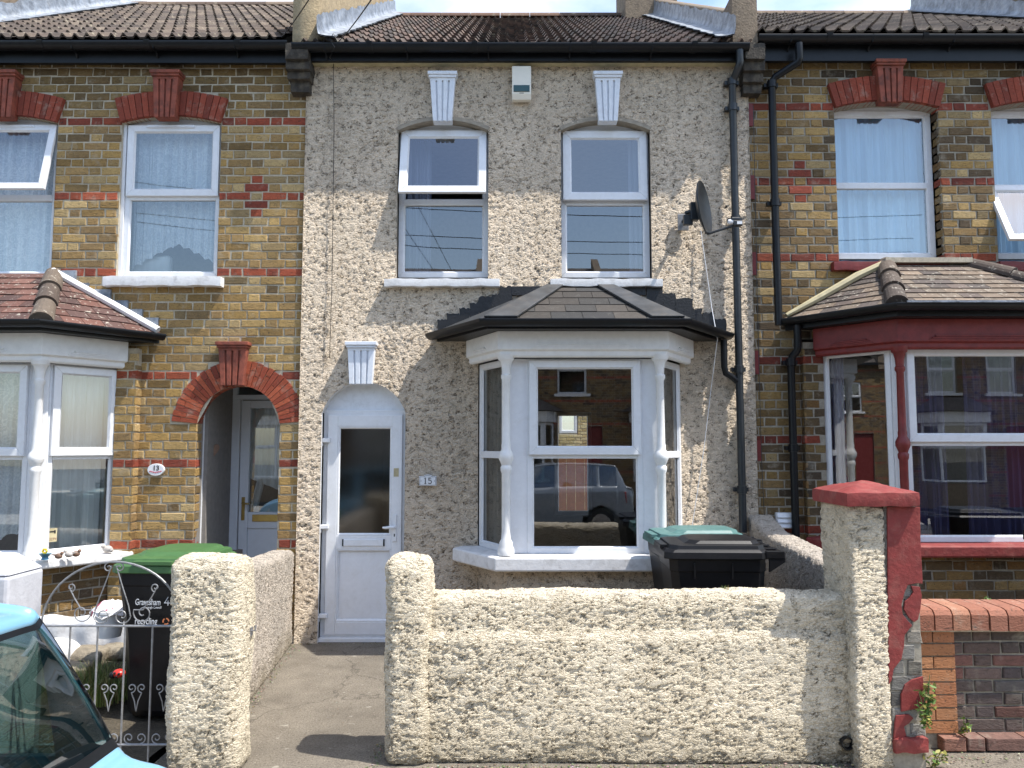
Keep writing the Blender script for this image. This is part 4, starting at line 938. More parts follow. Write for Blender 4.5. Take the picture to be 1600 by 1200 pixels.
# white fillet and stepped lead beside the bay roof
m = MB(); a = Vector((et3[3].x+0.0, 6.96, et3[3].z+0.0)); b = Vector((tR3.x, 6.97, tR3.z))
m.tube([a+Vector((0, 0, 0.03)), a.lerp(b, 0.5)+Vector((0, 0, 0.03)), b+Vector((0, 0, 0.02))], 0.035, 8); m.build('mortar_fillet', 'paint', rf3)
steps(rf3, 0, 'stepped_flashing', 'lead', et3[3].x-0.02, et3[3].z+0.03, tR3.x, tR3.z-0.02, 6, y=7.0, up=0.05, th=0.02)
eaves(h13, bx0, WX(449, 75, 6.8), Y3, 64, 98, soffit=False)
roman_roof(h13, bx0, xl-0.24, 6.82, WZ(62, 6.82), 11.0, WZ(12, 11.0), 0.112, 16, TAN, random.Random(5), ht=0.036, bull=0.6)
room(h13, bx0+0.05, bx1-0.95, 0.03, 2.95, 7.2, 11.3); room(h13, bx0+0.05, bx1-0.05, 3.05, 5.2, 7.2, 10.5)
# porch: floor, side walls, ceiling, door
yp = 7.83; x0p, x1p = PD['x0']-0.0, PD['x1']+0.18
m = MB(); m.box(x0p-0.05, x0p-0.001, Y3+0.145, yp+0.1, 0, 2.75); m.box(x1p, x1p+0.05, Y3+0.145, yp+0.1, 0, 2.75); m.box(x0p-0.05, x1p+0.05, Y3+0.145, yp+0.1, 2.62, 2.7)
m.box(PD['x1']+0.02, x1p, Y3+0.145, Y3+0.16, 0, 2.6)
m.build('porch_wall', 'upvc', h13)
m = MB(); m.box(x0p-0.05, x1p+0.05, Y3-0.02, yp+0.1, -0.02, 0.06); m.build('porch_floor', 'kerb', h13)
pdx0, pdx1 = x0p+0.012, x1p-0.005; M3 = frameM((pdx0, yp), (pdx1, yp)); Wp = pdx1-pdx0; zt3 = WZ(617, yp)
m = MB(); m.box(0, Wp, -0.02, 0.05, zt3-0.05, zt3, None, M3); m.box(0, 0.10, -0.019, 0.05, 0.061, zt3-0.0505, None, M3); m.box(0, Wp, -0.02, 0.05, 2.55, 2.62, None, M3); m.box(0, 0.06, -0.019, 0.05, zt3, 2.549, None, M3)
m.build('door_frame', 'upvc_grey', h13, bevel=0.004)
pane(0.06, Wp, zt3, 2.55, 0.02, M3, h13, 'glass_dark')
a0, a1 = 0.115, Wp-0.01; g0, g1 = WZ(800, yp), WZ(638, yp)
m = MB()
for (p, q, c_, d_) in ((a0, a0+0.09, 0.08, zt3-0.06), (a1-0.09, a1, 0.08, zt3-0.06)): m.box(p, q, -0.03, 0.03, c_, d_, None, M3)
for (c_, d_) in ((0.08, 0.2), (g0-0.16, g0), (g1, zt3-0.06)): m.box(a0+0.0905, a1-0.0905, -0.0295, 0.03, c_, d_, None, M3)
m.box(a0+0.09, a1-0.09, -0.012, 0.02, 0.2, g0-0.16, None, M3)
d13 = m.build('door', 'upvc_grey', h13, bevel=0.005)
pane(a0+0.09, a1-0.09, g0, g1, -0.005, M3, d13, 'glass')
m = MB(); zh = WZ(792, yp); m.box(a0+0.03, a0+0.062, -0.04, -0.0305, zh-0.13, zh+0.10, None, M3); m.tube([M3 @ Vector(p) for p in ((a0+0.046, -0.04, zh+0.04), (a0+0.046, -0.075, zh+0.04), (a0+0.12, -0.078, zh+0.035))], 0.010, 8)
m.build('door_handle', 'brass', d13, bevel=0.003)
m = MB(); zl = WZ(809, yp); m.box(a0+0.14, a1-0.12, -0.04, -0.0305, zl-0.035, zl+0.035, None, M3); m.build('letterbox', 'brass', d13, bevel=0.004)

# ---------------------------------------------------------------- right house (number 17)
Y7 = 7.03
h17 = thing('brick_house', 'brown stock brick terraced house with dark red bay woodwork, on the right', 'house', (4.1, Y7, 0))
cx0, cx1 = xr+0.004, 6.1
zb7 = [WZ(v, Y7) for v in (167, 284.5, 402.5, 559, 690.5, 829)]
ch7 = (zb7[0]-zb7[2])/18; zbase7 = zb7[0]-ch7/2-60*ch7
def kof7(z): return int(round((z-ch7/2-zbase7)/ch7))
red7 = {kof7(z) for z in zb7}; ztop7 = WZ(80, Y7)
C1 = dict(x0=WX(1307, 290, Y7), x1=WX(1470, 290, Y7), z0=WZ(408, Y7), z1=WZ(170, Y7), rise=0.07)
C2 = dict(x0=WX(1554, 290, Y7), x1=WX(1716, 290, Y7), z0=WZ(408, Y7), z1=WZ(170, Y7), rise=0.07)
B7 = dict(x0=WX(1256, 690, Y7), x1=5.4, z0=0.0, z1=WZ(530, Y7))
ops7 = [C1, C2, B7]; base7 = opcuts(ops7); rings7 = [ringcut(C1, 0.235), ringcut(C2, 0.235)]
def cuts7(z): return base7(z)+[q for q in (r(z) for r in rings7) if q]
xd7 = WX(1250, 284, Y7); kd7 = kof7(zb7[1])
def redx7(k, xc):
    d = abs(xc-xd7)
    if k in (kd7-2, kd7+2) and d < 0.04: return True
    if k in (kd7-1, kd7+1) and d < 0.09: return True
    if k == kd7 and d < 0.04: return -1
    return False
ph7 = xd7-(per/2 if kd7 % 2 else 0)
YMIX = YEL+YDARK[:4]
m = MB(); bricks(m, cx0, cx1, 0.0, ztop7, Y7-0.008, ch7, ph7, cuts7, lambda k: k in red7, redx7, YMIX, DRED+REDB[:1], tone=lambda x, z: (max(0.5, min(1, 1.0-(z-4.8)*1.3+0.15*sin(x*5))) if z > 4.8 else (0.62 if z < 3.0 else 0.92)), zbase=zbase7, rng=random.Random(21))  # ground floor courses get shade painted into their brick colour
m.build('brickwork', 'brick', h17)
m = facade(cx0, cx1, 0.0, ztop7, Y7-0.001, ops7, 0.08); m.build('wall', 'mortar_dark', h17)
backing(h17, cx0, cx1, 0, ztop7, ops7, Y7+0.03, Y7+0.14)
m = MB()
for o in (C1, C2):
    M = Matrix(((0, 1, 0, o['x1']), (1, 0, 0, Y7), (0, 0, 1, 0), (0, 0, 0, 1))); bricks(m, 0.0, 0.12, o['z0'], o['z1']+0.03, -0.003, ch7, 0.05, red=lambda k: k in red7, pal=YDARK, rpal=DRED, zbase=zbase7, M=M, rng=random.Random(5)); m.cut()
m.build_each('window_jamb', 'brick', h17)
m = MB(); reveal(m, C1, Y7-0.002, Y7+0.16); m.cut(); reveal(m, C2, Y7-0.002, Y7+0.16); m.build_each('window_reveal', 'mortar_dark', h17)
yf7 = Y7+0.115
for o, sh, ri in ((C1, {}, 290), (C2, {0: R(26)}, 293)):
    zt = WZ(178, yf7); m = MB(); infill(m, o, zt-0.01, yf7+0.012); m.build('arch_board', 'upvc', h17)
    window(h17, (o['x0']-0.045, yf7), (o['x1']-0.006, yf7), WZ(405, yf7), zt+0.03, (WZ(ri, yf7),), sh, fw=0.055)
    m = MB(); arch(m, o, 0.232, 17, Y7-0.05, Y7+0.11, DRED, random.Random(6), gap=0.006); m.build('window_arch', 'redbrick', h17)
for u in (1383, 1630): keystone(h17, 'keystone', WX(u, 130, Y7), WZ(161, 6.95), WZ(96, 6.95), 0.285, 0.20, Y7-0.03, 'keyred', 0.08)
sill(h17, 1303, 1484, 408, 422, Y7, 'redpaint', out=0.08); sill(h17, 1563, 1745, 408, 422, Y7, 'redpaint', out=0.08)
# red quoins along the party line
m = MB()
for (va, vb) in ((163, 198), (275, 312), (395, 430), (548, 585), (688, 720)):
    m.box(cx0+0.004, cx0+0.045, Y7-0.022, Y7+0.01, WZ(vb, Y7), WZ(va, Y7)); m.cut()
m.build_each('red_quoin', 'redpaint', h17)
zs17 = WZ(850, 6.37); P17 = ((WX(1287, 700, 7.0), 7.0), (WX(1409, 700, 6.47), 6.47), (4.75, 6.47), (5.17, 7.0))
et7, tL7, tR7, rf7 = bay(h17, P17, zs17, WZ(872, 6.34), WZ(540, 6.47), WZ(546, 6.4), WZ(498, 6.35), WZ(691, 6.47), 'brick', 'upvc', 'redcap', 'redpaint', WZ(474, 6.2), WZ(412, 7.0),
    (WX(1385, 420), 4.2), (WX(1226, 498), 5.55), 'redpaint', dict(ch=ch7, zb=zbase7, pal=YDARK, mortar='mortar_dark'), front_in=(0.05, 0.05), sashes=(None, (None, 0.0), None), rails=(1, 2), courses=9, tw=0.17, pal=[c4(0.15, 0.115, 0.085), c4(0.115, 0.085, 0.07), c4(0.19, 0.14, 0.10), c4(0.09, 0.07, 0.06)], cr=0.034, skip=())
m = MB(); mm = MB(); px0, px1 = WX(1256, 700, 6.99), WX(1288, 700, 6.99)
bricks(m, px0, px1, 0.0, WZ(545, 6.97), 6.95, ch7, px0+0.03, red=lambda k: k in red7, pal=YDARK, rpal=DRED, zbase=zbase7, rng=random.Random(8), tone=lambda x, z: 0.8); mm.box(px0+0.008, px1, 6.957, 7.2, 0, WZ(535, 6.97)); m.cut(); bricks(m, 0.0, 0.09, 0.0, WZ(545, 6.97), 0.0, ch7, 0.05, red=lambda k: k in red7, pal=YDARK, rpal=DRED, zbase=zbase7, M=Matrix(((0, 1, 0, px0), (1, 0, 0, 6.95), (0, 0, 1, 0), (0, 0, 0, 1))), rng=random.Random(9))
m.build_each('pier_brick', 'brick', h17); mm.build('pier_mortar', 'mortar_dark', h17)
m = MB(); a = Vector((et7[0].x, 6.95, et7[0].z+0.03)); b = Vector((tL7.x, 6.96, tL7.z+0.01)); m.tube([a, a.lerp(b, 0.3), a.lerp(b, 0.7)+Vector((0, 0, 0.015)), b], [0.02, 0.035, 0.04, 0.035], 8); m.build('mortar_fillet', 'soffit', rf7, smooth=True)
m = MB(); m.box(et7[1].x+0.02, et7[2].x, et7[1].y-0.128, et7[1].y-0.112, et7[1].z-0.012, et7[1].z+0.004); m.build('gutter_trim', 'lead', rf7)
m = MB(); m.box(tL7.x-0.05, tR7.x, 6.9, 7.02, tL7.z-0.01, tL7.z+0.035); m.build('top_flashing', 'mortar', rf7)
eaves(h17, WX(1186, 75, 6.8), cx1, Y7, 54, 95, soffit=False)
roman_roof(h17, xr+0.05, cx1, 6.82, WZ(52, 6.82), 11.0, WZ(26, 11.0), 0.140, 16, TAN, random.Random(9), ht=0.040, bull=0.55)
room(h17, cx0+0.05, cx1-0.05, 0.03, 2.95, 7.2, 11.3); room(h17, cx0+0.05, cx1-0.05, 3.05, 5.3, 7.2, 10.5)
m = MB(); m.box(WX(1212, 813, 7.0), WX(1237, 813, 7.0), 6.985, 7.03, WZ(826), WZ(801))
vn = m.build('air_vent', 'upvc', h17, bevel=0.004); m = MB()
for k in range(3):
    z = WZ(826)+0.012+0.045*k; m.add([(WX(1213.5, 813), 6.965, z), (WX(1235.5, 813), 6.965, z), (WX(1235.5, 813), 6.984, z+0.04), (WX(1213.5, 813), 6.984, z+0.04), (WX(1213.5, 813), 6.984, z), (WX(1235.5, 813), 6.984, z)], [(0, 1, 2, 3), (0, 4, 5, 1), (0, 3, 4), (1, 5, 2)]); m.cut()
m.build_each('louvre', 'upvc', vn)

# ---------------------------------------------------------------- parapets and chimney stacks on the party lines
def slopebox(x0, x1, y0, z0, y1, z1, h, below=0.35): return [(x0, y0, z0-below), (x1, y0, z0-below), (x1, y1, z1-below), (x0, y1, z1-below), (x0, y0, z0+h), (x1, y0, z0+h), (x1, y1, z1+h), (x0, y1, z1+h)]
BF = [(0,3,2,1),(4,5,6,7),(0,1,5,4),(1,2,6,5),(2,3,7,6),(3,0,4,7)]
ze = zg15+0.02
def parapet(name, label, xa, xb, h, mat, pierh, side, cat='parapet', zr=8.1, zee=None, chim=None):
    zee = zee or ze
    t = thing(name, label, cat, ((xa+xb)/2, 6.72, zee))
    v, f = rbox(xa, xb, 6.84, 11.2, 0, h+0.12, 0.02, 0.12); A_ = np.array(v); A_[:, 2] += zee-0.12+(A_[:, 1]-6.74)*(zr-zee)/(11-6.74)
    A_[:, 0] += 0.006*np.sin(A_[:, 1]*9); m = MB(); m.add([tuple(p) for p in A_], f); m.build('parapet_wall', mat, t, smooth='all')
    if pierh:
        m = MB(); v, f = rbox(xa-0.01, xb+0.01, 6.83, 7.2, zee-0.03, zee+pierh, 0.02, 0.05); m.add(v, f); m.build('end_pier', mat, t, smooth=True)
    for s in side:
        m = MB(); n = 60; xs = xb if s > 0 else xa; rr = random.Random(3); vs = []
        for i in range(n+1):
            y = 6.70+(11.2-6.70)*i/n; zr_ = zee+(y-6.74)*(zr-zee)/(11-6.74); jt = rr.uniform(-.02, .02)
            for (dx, dz) in ((0.012, 0.24+jt), (0.016, 0.12), (0.03, 0.06+rr.uniform(-.01, .01)), (0.10+rr.uniform(-.01, .01), 0.045), (0.17+rr.uniform(-.02, .02), 0.04)): vs.append((xs+s*dx, y, zr_+dz))
        k = 5; m.add(vs, [(i*k+j, (i+1)*k+j, (i+1)*k+j+1, i*k+j+1) for i in range(n) for j in range(k-1)]); 
        vs2 = [(x, y, z-0.012) for x, y, z in vs]; m.add(vs2, [(i*k+j, i*k+j+1, (i+1)*k+j+1, (i+1)*k+j) for i in range(n) for j in range(k-1)])
        m.build('flashing', 'lead', t, smooth='all')
    if chim:
        cx_, w_, d0, d1, ht_ = chim; m = MB(); v, f = rbox(cx_-w_/2, cx_+w_/2, d0, d1, 7.0, ht_, 0.015, 0.1); m.add(v, f); m.build('chimney', mat, t, smooth=True)
    return t
xpl0, xpl1 = WX(452, 40, 6.74), WX(494, 40, 6.74)
parapet('party_parapet', 'buff rendered parapet with grey lead along its foot, left of the middle roof', xpl0, xpl1, 0.62, 'parapet', 0, (1,), zr=8.15)
xpr0, xpr1 = WX(1150, 30, 6.74), WX(1188, 30, 6.74)
parapet('party_parapet', 'low brown parapet with silver flashing and block pier, right of the middle roof', xpr0, xpr1, 0.26, 'parapet2', 0.5, (-1, ), zr=8.15, chim=(xpr0-0.05, 0.75, 10.55, 11.5, 10))
parapet('party_parapet', 'pale weathered parapet at the far left edge of the roofs', -5.95, -5.70, 0.40, 'parapet2', 0, (1,), zr=WZ(12, 11)+0.05)
parapet('party_parapet', 'brown coped parapet at the far right edge of the roofs', 6.08, 6.34, 0.55, 'parapet2', 0, (-1,), zr=WZ(26, 11)+0.05, zee=WZ(52, 6.82))
def corbel(label, xa, xb, vs_, seed):
    t = thing('corbel', label, 'corbel', ((xa+xb)/2, 7, WZ(vs_[-1][1]))); rr = random.Random(seed)
    for (va, vb, out_, sx) in vs_:
        m = MB(); v, f = rbox(xa-sx, xb+sx, 7.0-out_, 7.06, WZ(vb, 7-out_), WZ(va, 7-out_), 0.012, 0.04); m.add([(p[0]+rr.uniform(-.003, .003), p[1]+rr.uniform(-.003, .003), p[2]) for p in v], f); m.build('corbel_stone', 'sootstone', t, smooth=True)
corbel('sooty stepped corbel under the gutters left of the middle house', WX(456, 110), WX(490, 110), [(66, 92, 0.22, 0.004), (92.5, 108, 0.18, 0.012), (108.5, 123, 0.14, 0.004), (123.5, 144, 0.09, -0.012)], 1)
corbel('sooty stepped corbel under the gutters right of the middle house', WX(1155, 110), WX(1186, 110), [(66, 92, 0.20, 0.0), (92.5, 110, 0.16, 0.012), (110.5, 128, 0.12, 0.004), (128.5, 146, 0.08, -0.006)], 2)
# ================================================================== PIPES
def pipe(root, name, pts, r=0.034, mat='pipe', collars=()):
    m = MB(); m.tube(pts, r, 14); o = m.build(name, mat, root, smooth=True)
    for (x, y, z) in collars:
        m = MB(); m.tube([(x, y, z-0.035), (x, y, z-0.033), (x, y, z+0.033), (x, y, z+0.035)], [r, r+0.009, r+0.009, r], 14); m.box(x-0.065, x+0.065, y+r*0.4, y+r+0.03, z-0.018, z+0.018); m.build('pipe_bracket', mat, o, smooth=True)
    return o
xp = WX(1146, 200, 6.92); yq = 6.925; xo = WX(1156, 90, 6.80)
pipe(h15, 'downpipe', [(xo, 6.80, zg15-0.05), (xo, 6.80, WZ(98, 6.8)), (xo-0.012, 6.815, WZ(104, 6.8)), (xp+0.012, yq-0.02, WZ(121, 6.9)), (xp, yq, WZ(130, yq)), (xp, yq, WZ(300, yq)), (xp+0.002, yq, WZ(832, yq))], collars=[(xp, yq, WZ(v, yq)) for v in (128, 168, 343, 577, 765)])
xb_ = et[3].x+0.0
pipe(rf, 'bay_downpipe', [(WX(1131, 540, 6.9), 6.9, WZ(531, 6.9)), (WX(1131, 540, 6.9), 6.9, WZ(573, 6.9)), (WX(1134, 580, 6.9), 6.9, WZ(583, 6.9)), (WX(1146, 590, 6.92), 6.92, WZ(590, 6.9)), (xp-0.02, yq, WZ(596, yq))], r=0.030, mat='black')
x7 = WX(1208, 200, 6.93); xo7 = WX(1249, 90, 6.80)
pipe(h17, 'downpipe', [(xo7, 6.80, WZ(68, 6.8)), (xo7, 6.80, WZ(92, 6.8)), (xo7-0.01, 6.81, WZ(97, 6.8)), (x7+0.03, 6.92, WZ(120, 6.92)), (x7, 6.935, WZ(128, 6.93)), (x7, 6.935, WZ(400, 6.93)), (x7+0.004, 6.935, WZ(508, 6.93))], mat='black', collars=[(x7, 6.935, WZ(v, 6.935)) for v in (132, 317)])
x7b = WX(1245, 530, 6.9); x7c = WX(1237, 600, 6.93)
pipe(rf7, 'bay_downpipe', [(x7b, 6.88, WZ(508, 6.88)), (x7b, 6.88, WZ(541, 6.88)), (x7b-0.004, 6.885, WZ(547, 6.88)), (x7c+0.01, 6.925, WZ(557, 6.9)), (x7c, 6.935, WZ(566, 6.93)), (x7c, 6.935, WZ(700, 6.93)), (x7c, 6.935, WZ(850, 6.93))], mat='black', collars=[(x7c, 6.935, WZ(v, 6.935)) for v in (566, 700)])

# ================================================================== THINGS ON THE WALLS
# satellite dish
dc = at(1101, 325, 6.62); t = thing('satellite_dish', 'dark grey satellite dish turned sideways on the cream wall beside the downpipe', 'satellite dish', (WX(1068, 345), 6.98, WZ(345)))
nv = Vector((0.87, -0.49, 0.10)).normalized(); e1 = nv.cross(Vector((0, 0, 1))).normalized(); e2 = e1.cross(nv)
m = MB(); rings = []
for k in range(9):
    f = k/8; rr = f; dep = 0.055*(f*f-1)
    rings.append([dc+nv*dep+e1*(0.20*rr*cos(a))+e2*(0.235*rr*sin(a)) for a in [2*pi*i/32 for i in range(32)]])
rim = [dc+nv*0.004+e1*(0.208*cos(a))+e2*(0.243*sin(a)) for a in [2*pi*i/32 for i in range(32)]]
rim2 = [p-nv*0.012 for p in rim]
back = [[p-nv*0.01 for p in r] for r in rings[::-1]]
m.loft(rings+[rim, rim2]+back, None, None, False); m.build('dish', 'pipe', t, smooth=True)
m = MB(); bp = dc-nv*0.06; wp = Vector((WX(1066, 348), 6.97, WZ(348)))
m.tube([wp, wp+Vector((0, -0.22, 0.0)), bp+Vector((-0.10, 0.03, -0.02)), bp+Vector((-0.02, 0, 0))], 0.018, 8); m.box(bp.x-0.07, bp.x-0.0, bp.y-0.035, bp.y+0.035, bp.z-0.10, bp.z+0.06); m.box(bp.x-0.13, bp.x-0.05, bp.y-0.02, bp.y+0.02, bp.z-0.14, bp.z-0.05)
m.build('mount', 'pipe', t, bevel=0.004)
m = MB(); m.box(wp.x-0.05, wp.x+0.05, 6.955, 6.975, wp.z-0.085, wp.z+0.07); m.build('wall_plate', 'metal', t, bevel=0.004)
lp = at(1150, 349, 6.58); m = MB(); m.tube([dc-e2*0.22-nv*0.02, dc-e2*0.235+nv*0.02, lp+Vector((-0.02, 0, -0.02))], 0.011, 8); m.build('feed_arm', 'pipe', t, smooth=True)
m = MB(); m.box(lp.x-0.03, lp.x+0.05, lp.y-0.03, lp.y+0.03, lp.z-0.025, lp.z+0.02); m.box(lp.x-0.045, lp.x+0.03, lp.y-0.025, lp.y+0.025, lp.z+0.021, lp.z+0.05); m.build('receiver', 'pipe', t, bevel=0.006)
m = MB(); m.lathe([(0.001, -0.03), (0.022, -0.03), (0.026, 0), (0.02, 0.02)], 0, 0, 0, 12, None, Matrix.Translation(lp+Vector((-0.05, 0, 0.012))) @ Matrix.Rotation(-pi/2, 4, 'Y')); m.box(lp.x+0.0, lp.x+0.045, lp.y-0.032, lp.y-0.0305, lp.z-0.015, lp.z+0.01); m.build('receiver_cap', 'upvc', t, smooth=True)
# alarm box
ax0, ax1 = WX(800, 130, 6.9), WX(830, 130, 6.9); az0, az1 = WZ(154, 6.9), WZ(102, 6.9)
t = thing('alarm_box', 'cream burglar alarm box with dark green stripe high between the two upstairs windows', 'alarm box', ((ax0+ax1)/2, 6.98, az0))
m = MB(); prof = [(6.985, az0), (6.93, az0), (6.905, az0+0.05), (6.90, az1-0.01), (6.91, az1), (6.985, az1)]
v = [(ax0, y, z) for y, z in prof]+[(ax1, y, z) for y, z in prof]; n = 6; m.add(v, [tuple(range(n)), tuple(range(2*n-1, n-1, -1))]+[(i, i+n, (i+1) % n+n, (i+1) % n) for i in range(n)]); m.build('alarm_case', 'alarm', t, bevel=0.008, seg=3)
m = MB(); m.box(ax0+0.015, ax1-0.015, 6.8965, 6.91, WZ(143, 6.9), WZ(133, 6.9)); m.build('lens', 'alarmstripe', t, bevel=0.002)
m = MB(); m.box((ax0+ax1)/2-0.02, (ax0+ax1)/2+0.02, 6.904, 6.906, az0+0.052, az0+0.058); m.build('slot', 'black', t)
# number plates
def serif_digits(t, s, cx, z, y, h):
    w_ = h*0.55; x = cx-w_*len(s)/2
    textmesh(t, s, (cx, y, z), h*1.42, 'text_black', 0.0006, sx=0.85, bold=h*0.012, name='number')
t = thing('number_plate', 'white house number plate reading 15 with arched top on the cream wall', 'number plate', (WX(668, 750), 6.97, WZ(759)))
m = MB(); qx0, qx1, qz0, qz1 = WX(655, 750, 6.96), WX(682, 750, 6.96), WZ(759, 6.96), WZ(744, 6.96); qc = (qx0+qx1)/2
pts = [(qx0, qz0), (qx1, qz0), (qx1, qz1)]+[(qc+0.038*cos(a), qz1+0.014*sin(a)) for a in np.linspace(0, pi, 9)]+[(qx0, qz1)]
m.prism(pts, 6.955, 6.975); m.build('plate', 'upvc', t, bevel=0.003)
m = MB(); po = [(qc+(p[0]-qc)*0.93, (qz0+qz1)/2+(p[1]-(qz0+qz1)/2)*0.88) for p in pts]; pi_ = [(qc+(p[0]-qc)*0.90, (qz0+qz1)/2+(p[1]-(qz0+qz1)/2)*0.83) for p in pts]
for i in range(len(pts)): j = (i+1) % len(pts); m.prism([po[i], po[j], pi_[j], pi_[i]], 6.9535, 6.956)
for s in (-1, 1): m.box(qc+s*0.06-0.003, qc+s*0.06+0.003, 6.9535, 6.956, (qz0+qz1)/2-0.003, (qz0+qz1)/2+0.003)
m.build('border', 'pipe', t)
def serif1(m, x, z, h, y): m.box(x-h*0.06, x+h*0.06, y-0.001, y, z-h/2, z+h/2); m.box(x-h*0.17, x+h*0.17, y-0.001, y, z-h/2, z-h/2+h*0.07); m.prism([(x-h*0.2, z+h*0.33), (x-h*0.06, z+h*0.42), (x-h*0.06, z+h*0.5), (x-h*0.2, z+h*0.40)], y-0.001, y)
hz = (qz0+qz1)/2+0.002; m = MB(); serif1(m, qc-0.022, hz, 0.055, 6.953)
m.box(qc+0.006, qc+0.030, 6.952, 6.953, hz+0.021, hz+0.0275); m.box(qc+0.006, qc+0.0115, 6.952, 6.953, hz+0.002, hz+0.021)
pp = [(qc+0.018+0.015*cos(a), hz-0.010+0.0165*sin(a)) for a in np.linspace(2.3, -2.6, 14)]
for a, b in zip(pp[:-1], pp[1:]): 
    d = Vector((b[0]-a[0], b[1]-a[1])).normalized(); nn = (-d.y*0.003, d.x*0.003); m.prism([(a[0]-nn[0], a[1]-nn[1]), (b[0]-nn[0], b[1]-nn[1]), (b[0]+nn[0], b[1]+nn[1]), (a[0]+nn[0], a[1]+nn[1])], 6.952, 6.953)
m.build('number', 'text_black', t)
cx_, cz_ = WX(243, 734, 6.99), WZ(734, 6.99)
t = thing('number_plate', 'oval white house number plate reading 13 with a small pink flower, on the yellow brick', 'number plate', (cx_, 7.0, cz_-0.055))
m = MB(); m.prism([(cx_+0.076*cos(a), cz_+0.055*sin(a)) for a in np.linspace(0, 2*pi, 33)[:-1]], 6.99, 7.02); m.build('plate', 'upvc', t, bevel=0.004)
textmesh(t, "13", (cx_+0.004, 6.9885, cz_+0.013), 0.062, 'text_black', 0.0006, name='number', bold=0.0012)
m = MB(); MT['pink'] = m_simple("pink_flower", c4(0.55, 0.10, 0.14), 0.6)
for i in range(7): a = (i-3)*0.016; m.prism([(cx_+a+0.008*cos(q), cz_-0.026+abs(i-3)*0.004+0.006*sin(q)) for q in np.linspace(0, 6.28, 7)[:-1]], 6.9875, 6.9895)
m.build('flower', 'pink', t)

# ================================================================== GARDEN WALLS AND PILLARS
def zlin(A_, y0_, s): return A_
def warp_noise(amp, f=3.0, seed=0):
    def g(A_):
        A_ = A_.copy(); A_[:, 2] += amp*np.sin(A_[:, 0]*f*2+seed)*(A_[:, 2] > 0.3); A_[:, 0] += amp*np.sin(A_[:, 2]*f*2.3+seed*2+A_[:, 1]); A_[:, 1] += amp*np.cos(A_[:, 2]*f*1.7+A_[:, 0]*f); return A_
    return g
gw = thing('garden_wall', 'cream roughcast front garden wall of the middle house with a round topped gate post at its left', 'garden wall', (0.6, 4.5, 0))
def wwall(A_):
    A_ = warp_noise(0.006, 3)(A_); k = np.clip((0.72-A_[:, 2])/0.05, 0, 1); A_[:, 1] -= 0.028*k*(A_[:, 1] < 4.5); return A_
rmesh('wall_panel', 'dashwall', gw, -0.50, 1.93, 4.43, 4.66, -0.01, WZ(930, 4.43), r=0.045, step=0.0085, warp=wwall)
px = (WX(600, 1000, 4.36), WX(671, 1000, 4.36))
rmesh('gate_post', 'dashwall', gw, px[0], px[1], 4.36, 4.64, -0.01, WZ(871, 4.42), r=0.075, step=0.0085, warp=warp_noise(0.006, 4, 1))
pl = thing('gate_pillar', 'broad cream roughcast gate pillar left of the path, next to the iron gate', 'pillar', (-1.7, 4.35, 0))
rmesh('pillar_body', 'dashwall', pl, WX(259, 1000, 4.22), WX(373, 1000, 4.22), 4.22, 4.50, -0.01, WZ(871, 4.30), r=0.07, step=0.0085, warp=warp_noise(0.008, 3.5, 2))
m = MB(); xx_ = WX(373, 1000, 4.22); m.box(xx_+0.004, xx_+0.016, 4.36, 4.40, WZ(993, 4.38), WZ(980, 4.38)); m.tube([(xx_+0.008, 4.38, WZ(985, 4.38)), (xx_+0.035, 4.38, WZ(985, 4.38)), (xx_+0.035, 4.38, WZ(977, 4.38))], 0.006, 6); m.build('gate_hook', 'metal', pl)
def wl_(A_): A_ = A_.copy(); A_[:, 0] += -(A_[:, 1]-4.5)*0.10; A_[:, 2] = np.where(A_[:, 2] > 0.5, A_[:, 2]-(A_[:, 1]-5.15)*0.063, A_[:, 2]); return warp_noise(0.005, 3, 4)(A_)
o = rmesh('dividing_wall', 'dashpink', None, -1.92, -1.70, 4.49, 6.985, -0.01, 0.94, r=0.05, step=0.010, warp=wl_); recenter(o); tag(o, 'low pinkish pebbledash wall running back along the left side of the path', 'garden wall')
def wr_(A_): A_ = A_.copy(); A_[:, 2] = np.where(A_[:, 2] > 0.5, A_[:, 2]+(A_[:, 1]-5.15)*0.055+np.clip(A_[:, 1]-6.6, 0, 1)*0.25, A_[:, 2]); return warp_noise(0.005, 3, 4)(A_)
o = rmesh('dividing_wall', 'dashpink', None, 2.12, 2.34, 4.62, 6.985, -0.01, 0.95, r=0.04, step=0.011, warp=wr_); recenter(o); tag(o, 'low pebbledash wall running back beside the bins toward the brown brick house', 'garden wall')
# red capped pillar
rp_ = thing('gate_pillar', 'tall pillar half cream roughcast, half peeling red paint, under a red cap', 'pillar', (2.05, 4.5, 0))
qx0, qxm, qx1 = 1.875, WX(1386, 900, 4.31), WX(1437, 900, 4.31); zc = WZ(790, 4.31)
rmesh('pillar_body', 'dashwall', rp_, qx0, qxm, 4.31, 4.72, -0.01, zc, r=0.02, step=0.0085, warp=warp_noise(0.004, 3, 5))
m = MB(); m.box(qxm+0.001, qx1, 4.325, 4.71, 0.0, zc); m.build('brick_core', 'mortar_dark', rp_)
